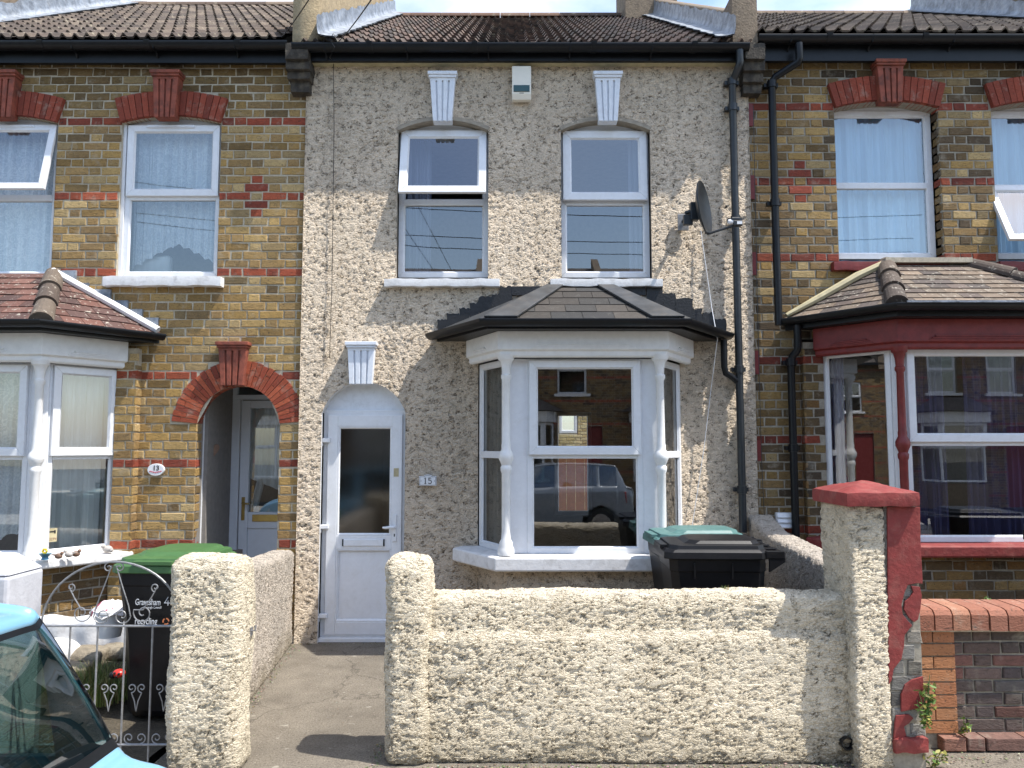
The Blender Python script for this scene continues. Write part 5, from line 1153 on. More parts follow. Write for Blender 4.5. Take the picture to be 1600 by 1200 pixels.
# exposed grey bricks low on the red half, then the paint skin with a ragged edge
m = MB(); GREYB = [c4(0.25, 0.235, 0.205), c4(0.20, 0.19, 0.17), c4(0.29, 0.26, 0.215)]
bricks(m, qxm+0.004, qx1+0.002, 0.09, zc-0.01, 4.318, 0.083, 2.1, pal=GREYB, rng=random.Random(12), joint=0.014, jit=0.006); m.build('exposed_brick', 'brick', rp_)
def skin(name, pts, y, th, mat, M=None):
    m = MB(); m.prism(pts, y, y+th, None, M); return m.build(name, mat, rp_, bevel=0.002)
def PX(lst, y=4.31): return [(WX(u, v, y), WZ(v, y)) for u, v in lst]
skin('red_render', PX([(1386, 792), (1437, 792), (1438, 850), (1441, 905), (1441, 912), (1432, 911), (1418, 914), (1413, 925), (1408, 945), (1410, 960), (1418, 970), (1425, 977), (1413, 992), (1412, 1010), (1408, 1030), (1396, 1045), (1393, 1062), (1388, 1070)]), 4.305, 0.012, 'redcap')
skin('red_render_patch', PX([(1423, 915), (1437, 917), (1440, 930), (1438, 950), (1434, 968), (1428, 972), (1420, 965), (1412, 952), (1414, 940), (1420, 935), (1427, 925)]), 4.306, 0.012, 'redcap')
skin('red_render_patch', PX([(1425, 1062), (1442, 1057), (1444, 1085), (1443, 1103), (1437, 1112), (1428, 1108), (1408, 1112), (1408, 1085), (1414, 1070)]), 4.307, 0.012, 'redcap')
skin('red_render_patch', PX([(1400, 1118), (1420, 1116), (1427, 1122), (1420, 1130), (1412, 1135), (1416, 1150), (1396, 1153), (1398, 1130)]), 4.306, 0.012, 'redcap')
m = MB(); v, f = rbox(qxm-0.002, qx1+0.004, 4.285, 4.72, WZ(1178, 4.29), WZ(1154, 4.29), 0.012, 0.02); m.add([(p[0], p[1]+0.004*sin(p[0]*70+p[2]*60), p[2]+0.005*sin(p[0]*60)) for p in v], f); m.build('base_brick', 'redcap', rp_, smooth=True)
m = MB(); cxa, cxb = 1.838, WX(1439, 780, 4.26); v, f = rbox(cxa, cxb, 4.26, 4.76, zc-0.004, zc+0.075, 0.012, 0.03)
A_ = np.array(v); top = A_[:, 2] > zc+0.06; dxn = 1-np.maximum(np.abs(A_[:, 0]-(cxa+cxb)/2)/((cxb-cxa)/2), np.abs(A_[:, 1]-4.51)/0.25); A_[:, 2] += top*dxn*0.06; A_[:, 2] += 0.002*np.sin(A_[:, 0]*40)
m.add([tuple(p) for p in A_], f); m.build('cap', 'redcap', rp_, smooth=True)
m = MB(); hx = WX(1322, 1160, 4.40); hzz = WZ(1160, 4.40); m.loft([[(hx+r_*cos(a), y_, hzz+r_*sin(a)) for a in [2*pi*i/18 for i in range(18)]] for r_, y_ in ((0.036, 4.55), (0.036, 4.375), (0.029, 4.375), (0.029, 4.54))], None, None, True)
o = m.build('drain_pipe', 'black', None, smooth=True); recenter(o); tag(o, 'short black drain pipe poking from the foot of the cream wall', 'pipe')
# right neighbour's low wall
lw = thing('garden_wall', 'low brick wall with orange coping in front of the right house', 'garden wall', (3.2, 4.75, 0))
ORB = [srgb(170, 116, 78), srgb(160, 106, 72), srgb(176, 124, 86)]; GRB = [srgb(92, 80, 74), srgb(108, 90, 82), srgb(80, 70, 68), srgb(120, 84, 74), srgb(98, 92, 88)]; COP = [srgb(160, 112, 88), srgb(150, 100, 80), srgb(168, 122, 98), srgb(144, 94, 74)]
zp0, zp1 = WZ(1146, 4.62), WZ(985, 4.62)
xpe = WX(1492, 1050, 4.62); chw = (zp1-zp0)/8
MT['engbrick'] = m_brick("smooth_brick", 0.25)
m = MB(); ro = random.Random(3)
for k in range(8):
    zA, zB = zp0+k*chw+0.005, zp0+(k+1)*chw-0.005; xa_, xb_2 = qx1+0.012, xpe; xm_ = xa_+(xb_2-xa_)*0.62
    for a_, b_ in ([(xa_, xm_-0.004), (xm_+0.004, xb_2)] if k % 2 else [(xa_, xb_2)]):
        cl = ro.choice(ORB); f_ = ro.uniform(0.88, 1.1); m.box(a_, b_, 4.612+ro.uniform(-.001, .001), 4.70, zA, zB, (cl[0]*f_, cl[1]*f_, cl[2]*f_, 1))
m.build('pier_brick', 'engbrick', lw)
m = MB(); m.box(qx1+0.012, xpe-0.006, 4.624, 4.85, 0.0, zp1); m.box(xpe-0.006, 5.6, 4.665, 4.85, 0.0, zp1); m.build('mortar_core', 'mortar_dark', lw)
m = MB(); bricks(m, xpe+0.004, 5.6, zp0+0.0, zp1, 4.652, chw, xpe+0.02, pal=GRB, zbase=zp0, rng=random.Random(4), depth=0.05, jit=0.003, joint=0.011); m.build('panel_brick', 'brick', lw)
m = MB(); bricks(m, WX(1475, 1160, 4.55), 5.6, 0.0, zp0-0.002, 4.56, zp0, 3.0, pal=[srgb(140, 100, 84), srgb(120, 90, 80)], zbase=0.0, rng=random.Random(6), depth=0.2, jit=0.003, joint=0.012); m.build('plinth_brick', 'brick', lw)
m = MB(); x = qx1+0.008; rr = random.Random(8); zc0, zc1 = zp1+0.006, WZ(951, 4.6)
while x < 5.6:
    w_ = 0.098; cl = rr.choice(COP); j = rr.uniform(-.003, .003); prof = [(4.58, zc0), (4.58, zc1-0.035), (4.60, zc1-0.008), (4.64, zc1), (4.86, zc1+0.004), (4.86, zc0)]
    skx = 0.0
    v = [(x+rr.uniform(-.001, .001), y+j, z+j*0.5) for y, z in prof]+[(x+w_, y+j, z+j*0.5) for y, z in prof]; m.add(v, [tuple(range(6))[::-1], tuple(range(6, 12))]+[(i, (i+1) % 6, (i+1) % 6+6, i+6) for i in range(6)], cl); x += w_+0.009
m.build('coping', 'engbrick', lw)
m = MB(); m.box(qx1+0.01, 5.6, 4.60, 4.85, zp1-0.004, zc1-0.025); m.build('coping_mortar', 'mortar', lw)
# left neighbour's pillar
gp = thing('gate_pillar', 'white painted pillar with a shallow pointed top at the left edge behind the blue car', 'pillar', (-2.85, 4.45, 0))
m = MB(); pts = [(-3.15, 4.30), (-2.77, 4.30), (-2.77, 4.63), (-3.15, 4.63)]; zt_ = WZ(901, 4.3)
m.prismz(pts, 0, zt_); m.build('pillar_body', 'whitegrey', gp, bevel=0.02)
m = MB(); c_ = Vector((-2.96, 4.465, WZ(864, 4.5))); pts2 = [(c_.x+(p[0]-c_.x)*1.02, c_.y+(p[1]-c_.y)*1.02) for p in pts]
n = len(pts2); m.add([(p[0], p[1], zt_+0.001) for p in pts2]+[(c_.x+(p[0]-c_.x)*0.45, c_.y+(p[1]-c_.y)*0.45, c_.z) for p in pts2], [tuple(range(n))[::-1], tuple(range(n, 2*n))]+[(i, (i+1) % n, (i+1) % n+n, i+n) for i in range(n)]); m.build('pillar_top', 'whitegrey', gp, bevel=0.015)

# ================================================================== IRON GATE
gy = 4.33; gt = thing('iron_gate', 'grey wrought iron garden gate with scrolls and an arched top', 'gate', (-2.27, gy, 0))
gxl, gxr = WX(64, 990, gy), WX(284, 990, gy); gcx = (gxl+gxr)/2; gz = WZ(978, gy); gtop = WZ(878, gy); ga_ = (gxr-gxl)/2; gh = gtop-gz
def bar(pts, r=0.0055, name='bar'): m = MB(); m.tube(pts, r, 6); return m.build(name, 'metal', gt, smooth=True)
bar([(gcx-ga_*cos(a), gy, gz+gh*sin(a)) for a in np.linspace(0, pi, 28)], 0.0062, 'arch_bar')
for z in (gz, 0.13): bar([(gxl, gy, z), (gxr, gy, z)], 0.0068, 'rail')
for i in range(6): x = gxl+0.01+(gxr-gxl-0.02)*i/5; bar([(x, gy, 0.04), (x, gy, gz)], 0.0058)
bar([(gxl, gy, 0.04), (gxl, gy, gz)], 0.01, 'stile'); bar([(gxr, gy, 0.04), (gxr, gy, gz)], 0.01, 'stile')
def spiral(cx, cz, r0, a0, turns, s, n=22):
    return [(cx+(r0*(1-0.8*i/n))*cos(a0+s*turns*2*pi*i/n), gy, cz+(r0*(1-0.8*i/n))*sin(a0+s*turns*2*pi*i/n)) for i in range(n+1)]
for s in (-1, 1):
    c = gcx
    top = (c+s*0.012, gy, gtop-0.02)
    bar([top, (c+s*0.05, gy, gz+gh*0.62), (c+s*0.088, gy, gz+gh*0.32), (c+s*0.10, gy, gz+gh*0.16)]+spiral(c+s*0.055, gz+0.055, 0.048, 0 if s > 0 else pi, 1.3, -s), 0.0036, 'scroll')
    bar(spiral(c+s*0.03, gtop-0.03, 0.026, pi/2, 1.2, -s), 0.0036, 'scroll')
    x1 = c+s*0.245; bar([(x1+s*0.0, gy, gz+gh*0.62)]+[(x1-s*0.03, gy, gz+gh*0.45), (x1-s*0.075, gy, gz+gh*0.25)][::1]+spiral(c+s*0.17, gz+0.07, 0.055, pi*0.1 if s < 0 else pi*0.9, 1.35, s), 0.0036, 'scroll')
    bar(spiral(x1-s*0.012, gz+gh*0.60, 0.025, pi*1.5, 1.2, -s), 0.0036, 'scroll')
for i in range(5):
    x = gxl+0.01+(gxr-gxl-0.02)*(i+0.5)/5
    for s in (-1, 1): bar(spiral(x+s*0.032, 0.165, 0.03, pi*1.5, 1.25, s), 0.0034, 'scroll'); bar(spiral(x+s*0.028, 0.43, 0.026, pi*1.5, 1.2, -s), 0.0034, 'scroll'); bar([(x+s*0.028, gy, 0.404), (x+s*0.01, gy, 0.36), (x, gy, 0.305)], 0.0034, 'scroll')

# ================================================================== BINS
def wheelie(label, loc, rot, lid, hgt=1.06, group='wheeled bins'):
    t = thing('wheelie_bin', label, 'bin', loc, group); M = Matrix.Translation(loc) @ Matrix.Rotation(rot, 4, 'Z')
    def ring(w, yf, yb, z, c=0.05): return [(-w+c, yf, z), (w-c, yf, z), (w, yf+c, z), (w, yb-c, z), (w-c, yb, z), (-w+c, yb, z), (-w, yb-c, z), (-w, yf+c, z)]
    H = hgt-0.08
    m = MB(); m.loft([ring(0.215, -0.25, 0.24, 0.0), ring(0.22, -0.27, 0.24, 0.04), ring(0.235, -0.31, 0.27, H*0.55), ring(0.262, -0.345, 0.285, H-0.12), ring(0.268, -0.35, 0.29, H-0.115), ring(0.272, -0.355, 0.29, H-0.03), ring(0.262, -0.34, 0.285, H-0.0), ring(0.24, -0.32, 0.26, H)], None, M); m.build('bin_body', 'blackplastic', t, bevel=0.006)
    m = MB()
    for k in range(2): m.box(-0.272-0.012, -0.272+0.0, -0.2+0.25*k, -0.19+0.25*k, H-0.16, H-0.06, None, M); m.box(0.272, 0.272+0.012, -0.2+0.25*k, -0.19+0.25*k, H-0.16, H-0.06, None, M)
    m.build('rib', 'blackplastic', t)
    m = MB(); L0 = H+0.001
    m.loft([ring(0.290, -0.385, 0.30, L0-0.035), ring(0.293, -0.392, 0.30, L0-0.03), ring(0.288, -0.388, 0.30, L0+0.012), ring(0.270, -0.37, 0.29, L0+0.026), ring(0.262, -0.355, 0.285, L0+0.028), ring(0.255, -0.345, 0.28, L0+0.055), ring(0.22, -0.25, 0.27, L0+0.058)], None, M)
    m.loft([ring(0.215, -0.24, 0.265, L0+0.0575, 0.06), ring(0.195, -0.20, 0.255, L0+0.080, 0.06), ring(0.15, -0.14, 0.22, L0+0.084, 0.06)], None, M); m.box(-0.13, 0.13, -0.40, -0.345, L0+0.02, L0+0.045, None, M)
    m.build('lid', lid, t, bevel=0.006)
    m = MB()
    m.tube([M @ Vector(p) for p in ((-0.25, 0.40, H+0.0), (0.25, 0.40, H+0.0))], 0.017, 10)
    for s in (-1, 1):
        for xx in (0.25, 0.09): m.prismz([(s*xx-0.018, 0.28), (s*xx+0.018, 0.28), (s*xx+0.018, 0.405), (s*xx-0.018, 0.405)], H-0.03, H+0.022, None, M)
        m.loft([[Vector(p) for p in ring2] for ring2 in ([(s*0.245, 0.30, H-0.12), (s*0.265, 0.30, H-0.12), (s*0.265, 0.30, H-0.02), (s*0.245, 0.30, H-0.02)], [(s*0.245, 0.41, H-0.05), (s*0.265, 0.41, H-0.05), (s*0.265, 0.41, H+0.01), (s*0.245, 0.41, H+0.01)])], None, M)
    m.build('handle', 'blackplastic', t, bevel=0.005)
    for s in (-1, 1):
        Mw = M @ Matrix.Translation((s*0.225, 0.24, 0.10)) @ Matrix.Rotation(pi/2, 4, 'Y'); m = MB(); m.lathe([(0.03, -0.025), (0.085, -0.025), (0.10, -0.018), (0.10, 0.018), (0.085, 0.025), (0.03, 0.025)], 0, 0, 0, 20, None, Mw); m.build('wheel', 'blackplastic', t, smooth=True)
    return t
gb = wheelie('black recycling bin with a green lid standing behind the iron gate', (-2.285, 5.40, 0.0), R(-3), 'green', 1.045)
wheelie('black lidded bin behind the cream front wall, the nearer of two', (1.42, 5.47, 0.02), R(-92), 'blackplastic', 1.09)
wheelie('teal lidded bin behind the black lidded one, close to the bay window', (1.46, 6.10, 0.02), R(-88), 'teal', 1.09)
wheelie('black bin at the right edge of the view, only its handle showing before the window', (4.33, 5.72, 0.05), R(95), 'blackplastic', 1.12)
byf = 5.035
def Lx(u, v=942): return WX(u, v, byf)
textmesh(gb, "Gravesham", (Lx(211), byf, WZ(941, byf)), 0.056, 'text_white', 0.0008, R(-3), 'LEFT', 0.0004, 0.66)
textmesh(gb, "Borough Council", (Lx(225), byf-0.001, WZ(949, byf)), 0.021, 'text_white', 0.0008, R(-3), 'LEFT', 0.0002, 0.80)
textmesh(gb, "recycling", (Lx(211), byf+0.004, WZ(971, byf)), 0.058, 'text_white', 0.0008, R(-3), 'LEFT', 0.0007, 0.72)
m = MB(); ex_, ez_ = Lx(261), WZ(940, byf); m.prism([(ex_-0.02, ez_-0.01), (ex_+0.005, ez_+0.03), (ex_+0.008, ez_+0.028), (ex_-0.012, ez_-0.006), (ex_+0.02, ez_-0.006), (ex_+0.02, ez_-0.011)], byf-0.001, byf); m.prism([(ex_+0.004, ez_-0.025), (ex_+0.009, ez_-0.025), (ex_+0.009, ez_+0.006), (ex_+0.004, ez_+0.006)], byf-0.0012, byf-0.0002); m.build('emblem', 'text_white', gb)
m = MB()
for k in range(3):
    q0 = k*2.09; pts = [(Lx(260)+0.022*cos(a), WZ(971, byf)+0.022*sin(a)) for a in np.linspace(q0, q0+1.5, 7)]+[(Lx(260)+0.014*cos(a), WZ(971, byf)+0.014*sin(a)) for a in np.linspace(q0+1.5, q0, 7)]
    m.prism(pts, byf+0.001, byf+0.002)
MT['orange'] = m_simple("orange_print", c4(0.6, 0.2, 0.08)); m.build('swirl_mark', 'orange', gb)

# ================================================================== SMALL THINGS IN THE LEFT YARD
def rock(label, c, s, seed, mat, name='garden_stone', cat='stone', group=None):
    r = random.Random(seed); m = MB(); v, f = rbox(c[0]-s[0], c[0]+s[0], c[1]-s[1], c[1]+s[1], c[2], c[2]+s[2]*2, min(s)*0.8, 0.03); a, b, d = r.random()*6, r.random()*6, r.random()*6
    m.add([(p[0]+0.015*sin(p[1]*21+a)+0.01*sin(p[2]*40+b), p[1]+0.012*sin(p[0]*25+b), p[2]+0.012*sin(p[0]*19+d)*sin(p[1]*17)) for p in v], f); o = m.build(name, mat, None, smooth='all'); recenter(o); return tag(o, label, cat, group)
MT['rock'] = plain("garden_rock", c4(0.27, 0.23, 0.17), 0.95, var=0.4, nscale=9, bump=1.0, bscale=30, bdist=0.02, dirt=0.6, dirtc=c4(0.10, 0.085, 0.06))
o = rock('white painted stone slab leaning under the left bay window', (-3.35, 6.20, 0.13), (0.45, 0.08, 0.14), 1, 'paint', 'edging_slab', 'slab')
rock('rough brown stone nearest the gate in the left yard', (WX(108, 1010, 5.6), 5.6, 0.12), (0.18, 0.09, 0.05), 2, 'rock')
rock('rounded grey brown stone behind the rough one by the gate', (WX(142, 995, 5.8), 5.8, 0.15), (0.13, 0.11, 0.06), 3, 'rock')
rock('flat brown stone lying beside the green lidded bin', (WX(187, 1000, 5.9), 5.92, 0.16), (0.17, 0.10, 0.045), 4, 'rock')
rock('white painted stone at the foot of the white pillar', (WX(92, 985, 5.7), 5.75, 0.14), (0.12, 0.09, 0.10), 5, 'paint')
pc = at(172, 965, 5.55); t = thing('plant_pot', 'small white bucket holding a red and white cloth among the stones', 'bucket', (pc.x, pc.y, pc.z-0.13))
m = MB(); m.lathe([(0.001, 0), (0.075, 0), (0.10, 0.17), (0.108, 0.17), (0.108, 0.185), (0.097, 0.185), (0.07, 0.01)], pc.x, pc.y, pc.z-0.13, 20); m.build('bucket', 'upvc', t, smooth=True)
m = MB(); rr = random.Random(4)
vs = []; 
for i in range(12):
    for j in range(12):
        a = 2*pi*i/12; q = j/11; vs.append((pc.x+0.15*q*cos(a)*(1+0.2*sin(3*a)), pc.y+0.11*q*sin(a), pc.z+0.12-0.09*q*q+0.02*sin(a*5)*q+rr.uniform(-.008, .008)))
m.add(vs, [(i*12+j, ((i+1) % 12)*12+j, ((i+1) % 12)*12+j+1, i*12+j+1) for i in range(12) for j in range(11)])
n_ = NT("red_white_cloth"); n_.color(n_.ramp(n_.noise(18, 2, 0.5), [(0.58, c4(0.68, 0.66, 0.66)), (0.62, c4(0.35, 0.05, 0.08))])); MT['rwcloth'] = n_.m; m.build('cloth', 'rwcloth', t, smooth=True)
def blades(name, label, cat, c, rad, n, hgt, mat, seed, kind=None, lean=0.3, wdt=0.004, sq=1.0):
    r = random.Random(seed); m = MB()
    for i in range(n):
        a = r.uniform(0, 6.28); q = rad*sqrt(r.random()); x, y = c[0]+q*cos(a), c[1]+q*sin(a)*sq; h = hgt*r.uniform(0.5, 1.1)*(1-0.4*q/rad); d = r.uniform(0, 6.28); l = lean*h*r.uniform(0.3, 1.6); w_ = wdt*r.uniform(0.6, 1.2)
        px_, py_ = -sin(d)*w_, cos(d)*w_; f = r.uniform(0.6, 1.4); tt = r.random(); base = (0.10, 0.15, 0.03) if tt < 0.6 else (0.24, 0.20, 0.07); cl = (base[0]*f, base[1]*f, base[2]*f, 1); v = []
        for k in range(4):
            t_ = k/3; ww = 1-t_*0.9; v += [(x+cos(d)*l*t_*t_-px_*ww, y+sin(d)*l*t_*t_-py_*ww, c[2]+h*t_*(1-0.15*t_)), (x+cos(d)*l*t_*t_+px_*ww, y+sin(d)*l*t_*t_+py_*ww, c[2]+h*t_*(1-0.15*t_))]
        m.add(v, [(0, 1, 3, 2), (2, 3, 5, 4), (4, 5, 7, 6)], cl)
    o = m.build(name, mat, None); recenter(o)
    if kind: o['kind'] = kind
    return tag(o, label, cat)
n_ = NT("leaf"); n_.color(n_.attr('bc')); n_.rough(0.6); MT['leaf'] = n_.m
blades('grass_clump', 'clump of long green and straw coloured grass beside the green lidded bin', 'grass', (WX(146, 1050, 5.42), 5.42, 0.05), 0.32, 2600, 0.27, 'leaf', 3)
blades('grass_tuft', 'small tuft of short grass on top of the front wall before the bins', 'grass', (1.245, 4.58, WZ(930, 4.43)-0.01), 0.03, 16, 0.06, 'leaf', 4)
def weed(label, c, n, h, w_, seed, ls=0.016, yellow=0.3, name='weed'):
    r = random.Random(seed); m = MB(); t = thing(name, label, 'weed', c); st = MB()
    for k in range(max(2, n//14)):
        a = r.uniform(0, 6.28); tip = Vector((c[0]+r.uniform(-w_, w_), c[1]+r.uniform(-0.035, 0.0), c[2]+h*r.uniform(0.5, 1.0))); b = Vector(c); mid = b.lerp(tip, 0.5)+Vector((r.uniform(-.02, .02), -0.01, 0)); st.tube([b, mid, tip], 0.0022, 5)
        for i in range(n//max(2, n//14)):
            q = r.uniform(0.15, 1.0); p = (b.lerp(mid, q*2) if q < 0.5 else mid.lerp(tip, q*2-1))+Vector((r.uniform(-1, 1)*ls*1.6, r.uniform(-1.6, 0.2)*ls, r.uniform(-1, 1)*ls)); d = Vector((r.uniform(-1, 1), r.uniform(-1, 0.3), r.uniform(-.4, 1))).normalized(); s = d.cross(Vector((r.uniform(-1, 1), r.uniform(-1, 1), 1))).normalized(); L_ = ls*r.uniform(0.6, 1.3); f = r.uniform(0.6, 1.5)
            cl = (0.10*f, 0.18*f, 0.035*f, 1) if r.random() > yellow else (0.28*f, 0.26*f, 0.06*f, 1); m.add([p-d*L_, p+s*L_*0.5-d*L_*0.2, p+s*L_*0.35+d*L_*0.6, p+d*L_, p-s*L_*0.35+d*L_*0.6, p-s*L_*0.5-d*L_*0.2], [(0, 1, 2, 3, 4, 5)], cl)
    m.build('leaves', 'leaf', t); st.build('stem', 'leafstem', t)
MT['leafstem'] = m_simple("weed_stem", c4(0.12, 0.14, 0.05), 0.7)
weed('trailing green weed growing up the edge of the red painted pillar', (WX(1444, 1140, 4.3), 4.30, WZ(1140, 4.3)), 150, 0.30, 0.045, 1)
weed('small weed in the corner where the orange pier meets the dark brick', (WX(1496, 1145, 4.6), 4.60, WZ(1146, 4.6)), 40, 0.11, 0.04, 2, 0.014)
weed('dry weed spilling over the pavement at the foot of the red pillar', (WX(1456, 1180, 4.35), 4.36, 0.0), 70, 0.11, 0.09, 3, 0.015, 0.6)
weed('bright weed standing behind the orange coping near the red pillar', (WX(1508, 945, 4.9), 4.92, WZ(960, 4.9)), 34, 0.14, 0.05, 4, 0.016, 0.2)
weed('low weed behind the orange coping, right of the bright one', (WX(1540, 945, 4.9), 4.92, WZ(950, 4.9)), 16, 0.07, 0.05, 5, 0.014, 0.2)
# ladybird ornament
lb = at(186, 1052, 5.0); t = thing('garden_ornament', 'red ladybird garden ornament on the ground beside the bin', 'ornament', (lb.x, lb.y, lb.z-0.03))
MT['ladyred'] = m_simple("ladybird_red", c4(0.5, 0.03, 0.02), 0.3)
def blob(c, r, sq=(1, 1, 1), n=12, m=None): 
    m = m or MB(); m.loft([[(c[0]+r*sq[0]*sin(pi*j/n)*cos(2*pi*i/16), c[1]+r*sq[1]*sin(pi*j/n)*sin(2*pi*i/16), c[2]-r*sq[2]*cos(pi*j/n)) for i in range(16)] for j in range(1, n)]); return m
blob(lb, 0.036, (1.1, 1, 0.75)).build('shell', 'ladyred', t, smooth=True); blob(lb+Vector((-0.034, -0.012, -0.008)), 0.022).build('head', 'black', t, smooth=True)
for dx_, dz_ in ((-0.012, 0.008), (0.014, 0.004), (0.0, -0.012)): blob(lb+Vector((dx_, -0.031, dz_)), 0.008).build('spot', 'black', t, smooth=True)
# sill ornaments
zsil = zs13
def bird(label, u, y, s, mat, flip=1):
    x = WX(u, 860, y); t = thing('ornament', label, 'ornament', (x, y, zsil)); m = blob((x, y, zsil+0.028*s), 0.026*s, (1.35, 0.9, 1)); m.build('body', mat, t, smooth=True); blob((x+flip*0.03*s, y, zsil+0.055*s), 0.015*s).build('head', mat, t, smooth=True)
    mm = MB(); mm.prism([(x-flip*0.03*s, zsil+0.03*s), (x-flip*0.07*s, zsil+0.045*s), (x-flip*0.03*s, zsil+0.045*s)][::flip], y-0.006, y+0.006); mm.build('tail', mat, t)
MT['brownclay'] = plain("brown_clay", c4(0.20, 0.12, 0.08), 0.6, bump=0.3); MT['paleclay'] = plain("pale_clay", c4(0.48, 0.44, 0.40), 0.6, bump=0.3)
bird('small brown pottery bird on the left bay sill, standing alone', 92, 6.40, 0.9, 'brownclay')
bird('pale pottery bird on the left bay sill, nearest the brown one of a pair', 108, 6.48, 1.0, 'paleclay', -1)
bird('brown backed pottery bird at the right of the pair on the left bay sill', 119, 6.52, 0.95, 'brownclay')
t = thing('ornament', 'blue and yellow ceramic flower on the left bay sill', 'ornament', (WX(71, 860, 6.38), 6.38, zsil)); MT['blueglaze'] = m_simple("blue_glaze", c4(0.05, 0.18, 0.28), 0.3); MT['yellow'] = m_simple("yellow_glaze", c4(0.7, 0.5, 0.03), 0.4)
bx = t.location.x; m = MB(); m.lathe([(0.001, 0), (0.03, 0), (0.024, 0.02), (0.045, 0.045), (0.05, 0.05), (0.001, 0.03)], bx, 6.38, zsil, 12); m.build('bowl', 'blueglaze', t, smooth=True)
m = MB()
for i in range(6): a = i*1.047; blob((bx-0.005+0.016*cos(a), 6.38, zsil+0.068+0.016*sin(a)), 0.010, m=m)
m.build('petals', 'yellow', t, smooth=True)
t = thing('ornament', 'pale curled shell ornament at the right end of the left bay sill', 'ornament', (WX(168, 860, 6.8), 6.8, zsil)); bx = t.location.x; m = MB(); blob((bx, 6.8, zsil+0.03), 0.03, (1.5, 1, 1), m=m); blob((bx-0.03, 6.78, zsil+0.055), 0.018, m=m); blob((bx+0.03, 6.8, zsil+0.02), 0.02, m=m); m.build('shell', 'paleclay', t, smooth=True)
# notice on the left bay glass
ccA, ccB = Vector((P13[2][0], P13[2][1])), Vector((P13[3][0], P13[3][1])); dd = (ccB-ccA); Mc = frameM(ccA, ccB)
lx = dd.length*0.17; t = thing('window_sticker', 'small cream and brown CCTV notice stuck low on the left bay glass', 'notice', Mc @ Vector((lx, 0.0, zsil+0.14)))
m = MB(); m.box(lx, lx+0.075, 0.018, 0.020, zsil+0.115, zsil+0.23, None, Mc); m.build('notice', 'soffit', t); m = MB(); m.box(lx+0.012, lx+0.055, 0.0165, 0.0178, zsil+0.195, zsil+0.207, None, Mc); m.box(lx+0.05, lx+0.063, 0.0165, 0.0178, zsil+0.185, zsil+0.213, None, Mc); m.build('camera_symbol', 'text_black', t)
o = textmesh(t, "CCTV", (0, 0, 0), 0.026, 'redpaint', 0.0005, 0, 'LEFT'); pC = Mc @ Vector((lx+0.006, 0.0165, zsil+0.13)); o.data.transform(Matrix.Translation(-WL(o))); o.data.transform(Matrix.Rotation(0, 4, 'Z')); 
for vtx in o.data.vertices:
    q = vtx.co.copy(); q = q+WL(t)+WL(o)-WL(t)-Vector((0, 0, 0)); 
am = np.empty(len(o.data.vertices)*3, dtype=np.float32); o.data.vertices.foreach_get('co', am); am = am.reshape(-1, 3); am = am-am.min(axis=0); R3 = np.array(Mc.to_3x3()); am = am @ R3.T + np.array(pC-WL(t)); o.data.vertices.foreach_set('co', am.astype(np.float32).ravel())
# heart hanging in the porch
hp = Vector((PD['x0']+0.02, 7.36, WZ(702, 7.36))); t = thing('hanging_heart', 'small brown heart decoration hanging on the white porch wall', 'decoration', hp)
m = MB(); pts = []
for i in range(24):
    a = 2*pi*i/24; pts.append((0.0042*16*sin(a)**3*0.75, 0.0042*(13*cos(a)-5*cos(2*a)-2*cos(3*a)-cos(4*a))))
Mh = Matrix.Translation((PD['x0']+0.03, 7.36, hp.z)) @ Matrix.Rotation(R(50), 4, 'Z'); m.prism(pts, -0.012, 0.012, None, Mh); m.build('heart', 'brownclay', t, bevel=0.004); m = MB(); m.tube([Mh @ Vector((0, 0, 0.03)), Mh @ Vector((0, 0, 0.10))], 0.003, 5); m.build('cord', 'pipe', t)

# ================================================================== CURTAINS
G = lambda o, a, b: (o['x0']+(o['x1']-o['x0'])*a, o['x0']+(o['x1']-o['x0'])*b)
yc3 = yf3+0.13
def cur(name, label, mat, o, a, b, y, z0, z1, **k): x0_, x1_ = G(o, a, b); return curtain(name, label, mat, (x0_, y), (x1_, y), z0, z1, **k)
cur('net_curtain', 'lace net curtain filling the half open window at the top left', 'lace', A1, 0.02, 0.98, yc3, A1['z0']+0.02, A1['z1']+0.02, seed=2, waves=7, amp=0.02)
cur('net_curtain', 'lace net curtain over the upper pane above the scalloped lace valance', 'lace', A2, 0.03, 0.98, yc3, WZ(308, yc3)-0.05, A2['z1']+0.02, seed=3, waves=7, amp=0.02)
cur('net_curtain', 'scalloped lace valance above the white cushion', 'lace', A2, 0.03, 0.98, yc3+0.04, A2['z0']+0.12, WZ(305, yc3), seed=4, waves=10, amp=0.012, edge=lambda t: 0.24-0.24*abs(2*t-1)**1.2+0.03*abs(sin(t*28)))
m = MB(); cxw, czw = WX(232, 400, 7.25), A2['z0']; v, f = rbox(cxw-0.19, cxw+0.19, 7.28, 7.38, czw+0.0, czw+0.29, 0.05, 0.03); m.add([(p[0]+0.03*(p[2]-czw-.15)*1.0, p[1], p[2]+0.05*(p[0]-cxw)) for p in v], f); o = m.build('cushion', 'net', None, smooth='all'); recenter(o); tag(o, 'white cushion leaning in the lower pane of the left house window', 'cushion')
bcz0, bcz1 = zs13+0.03, WZ(572, 6.7)
curtain('net_curtain', 'white voile curtain hanging in the side window of the left bay', 'net', (P13[2][0]-0.06, P13[2][1]+0.16), (P13[3][0]-0.10, P13[3][1]+0.10), bcz0, bcz1, waves=4, amp=0.016, seed=5)
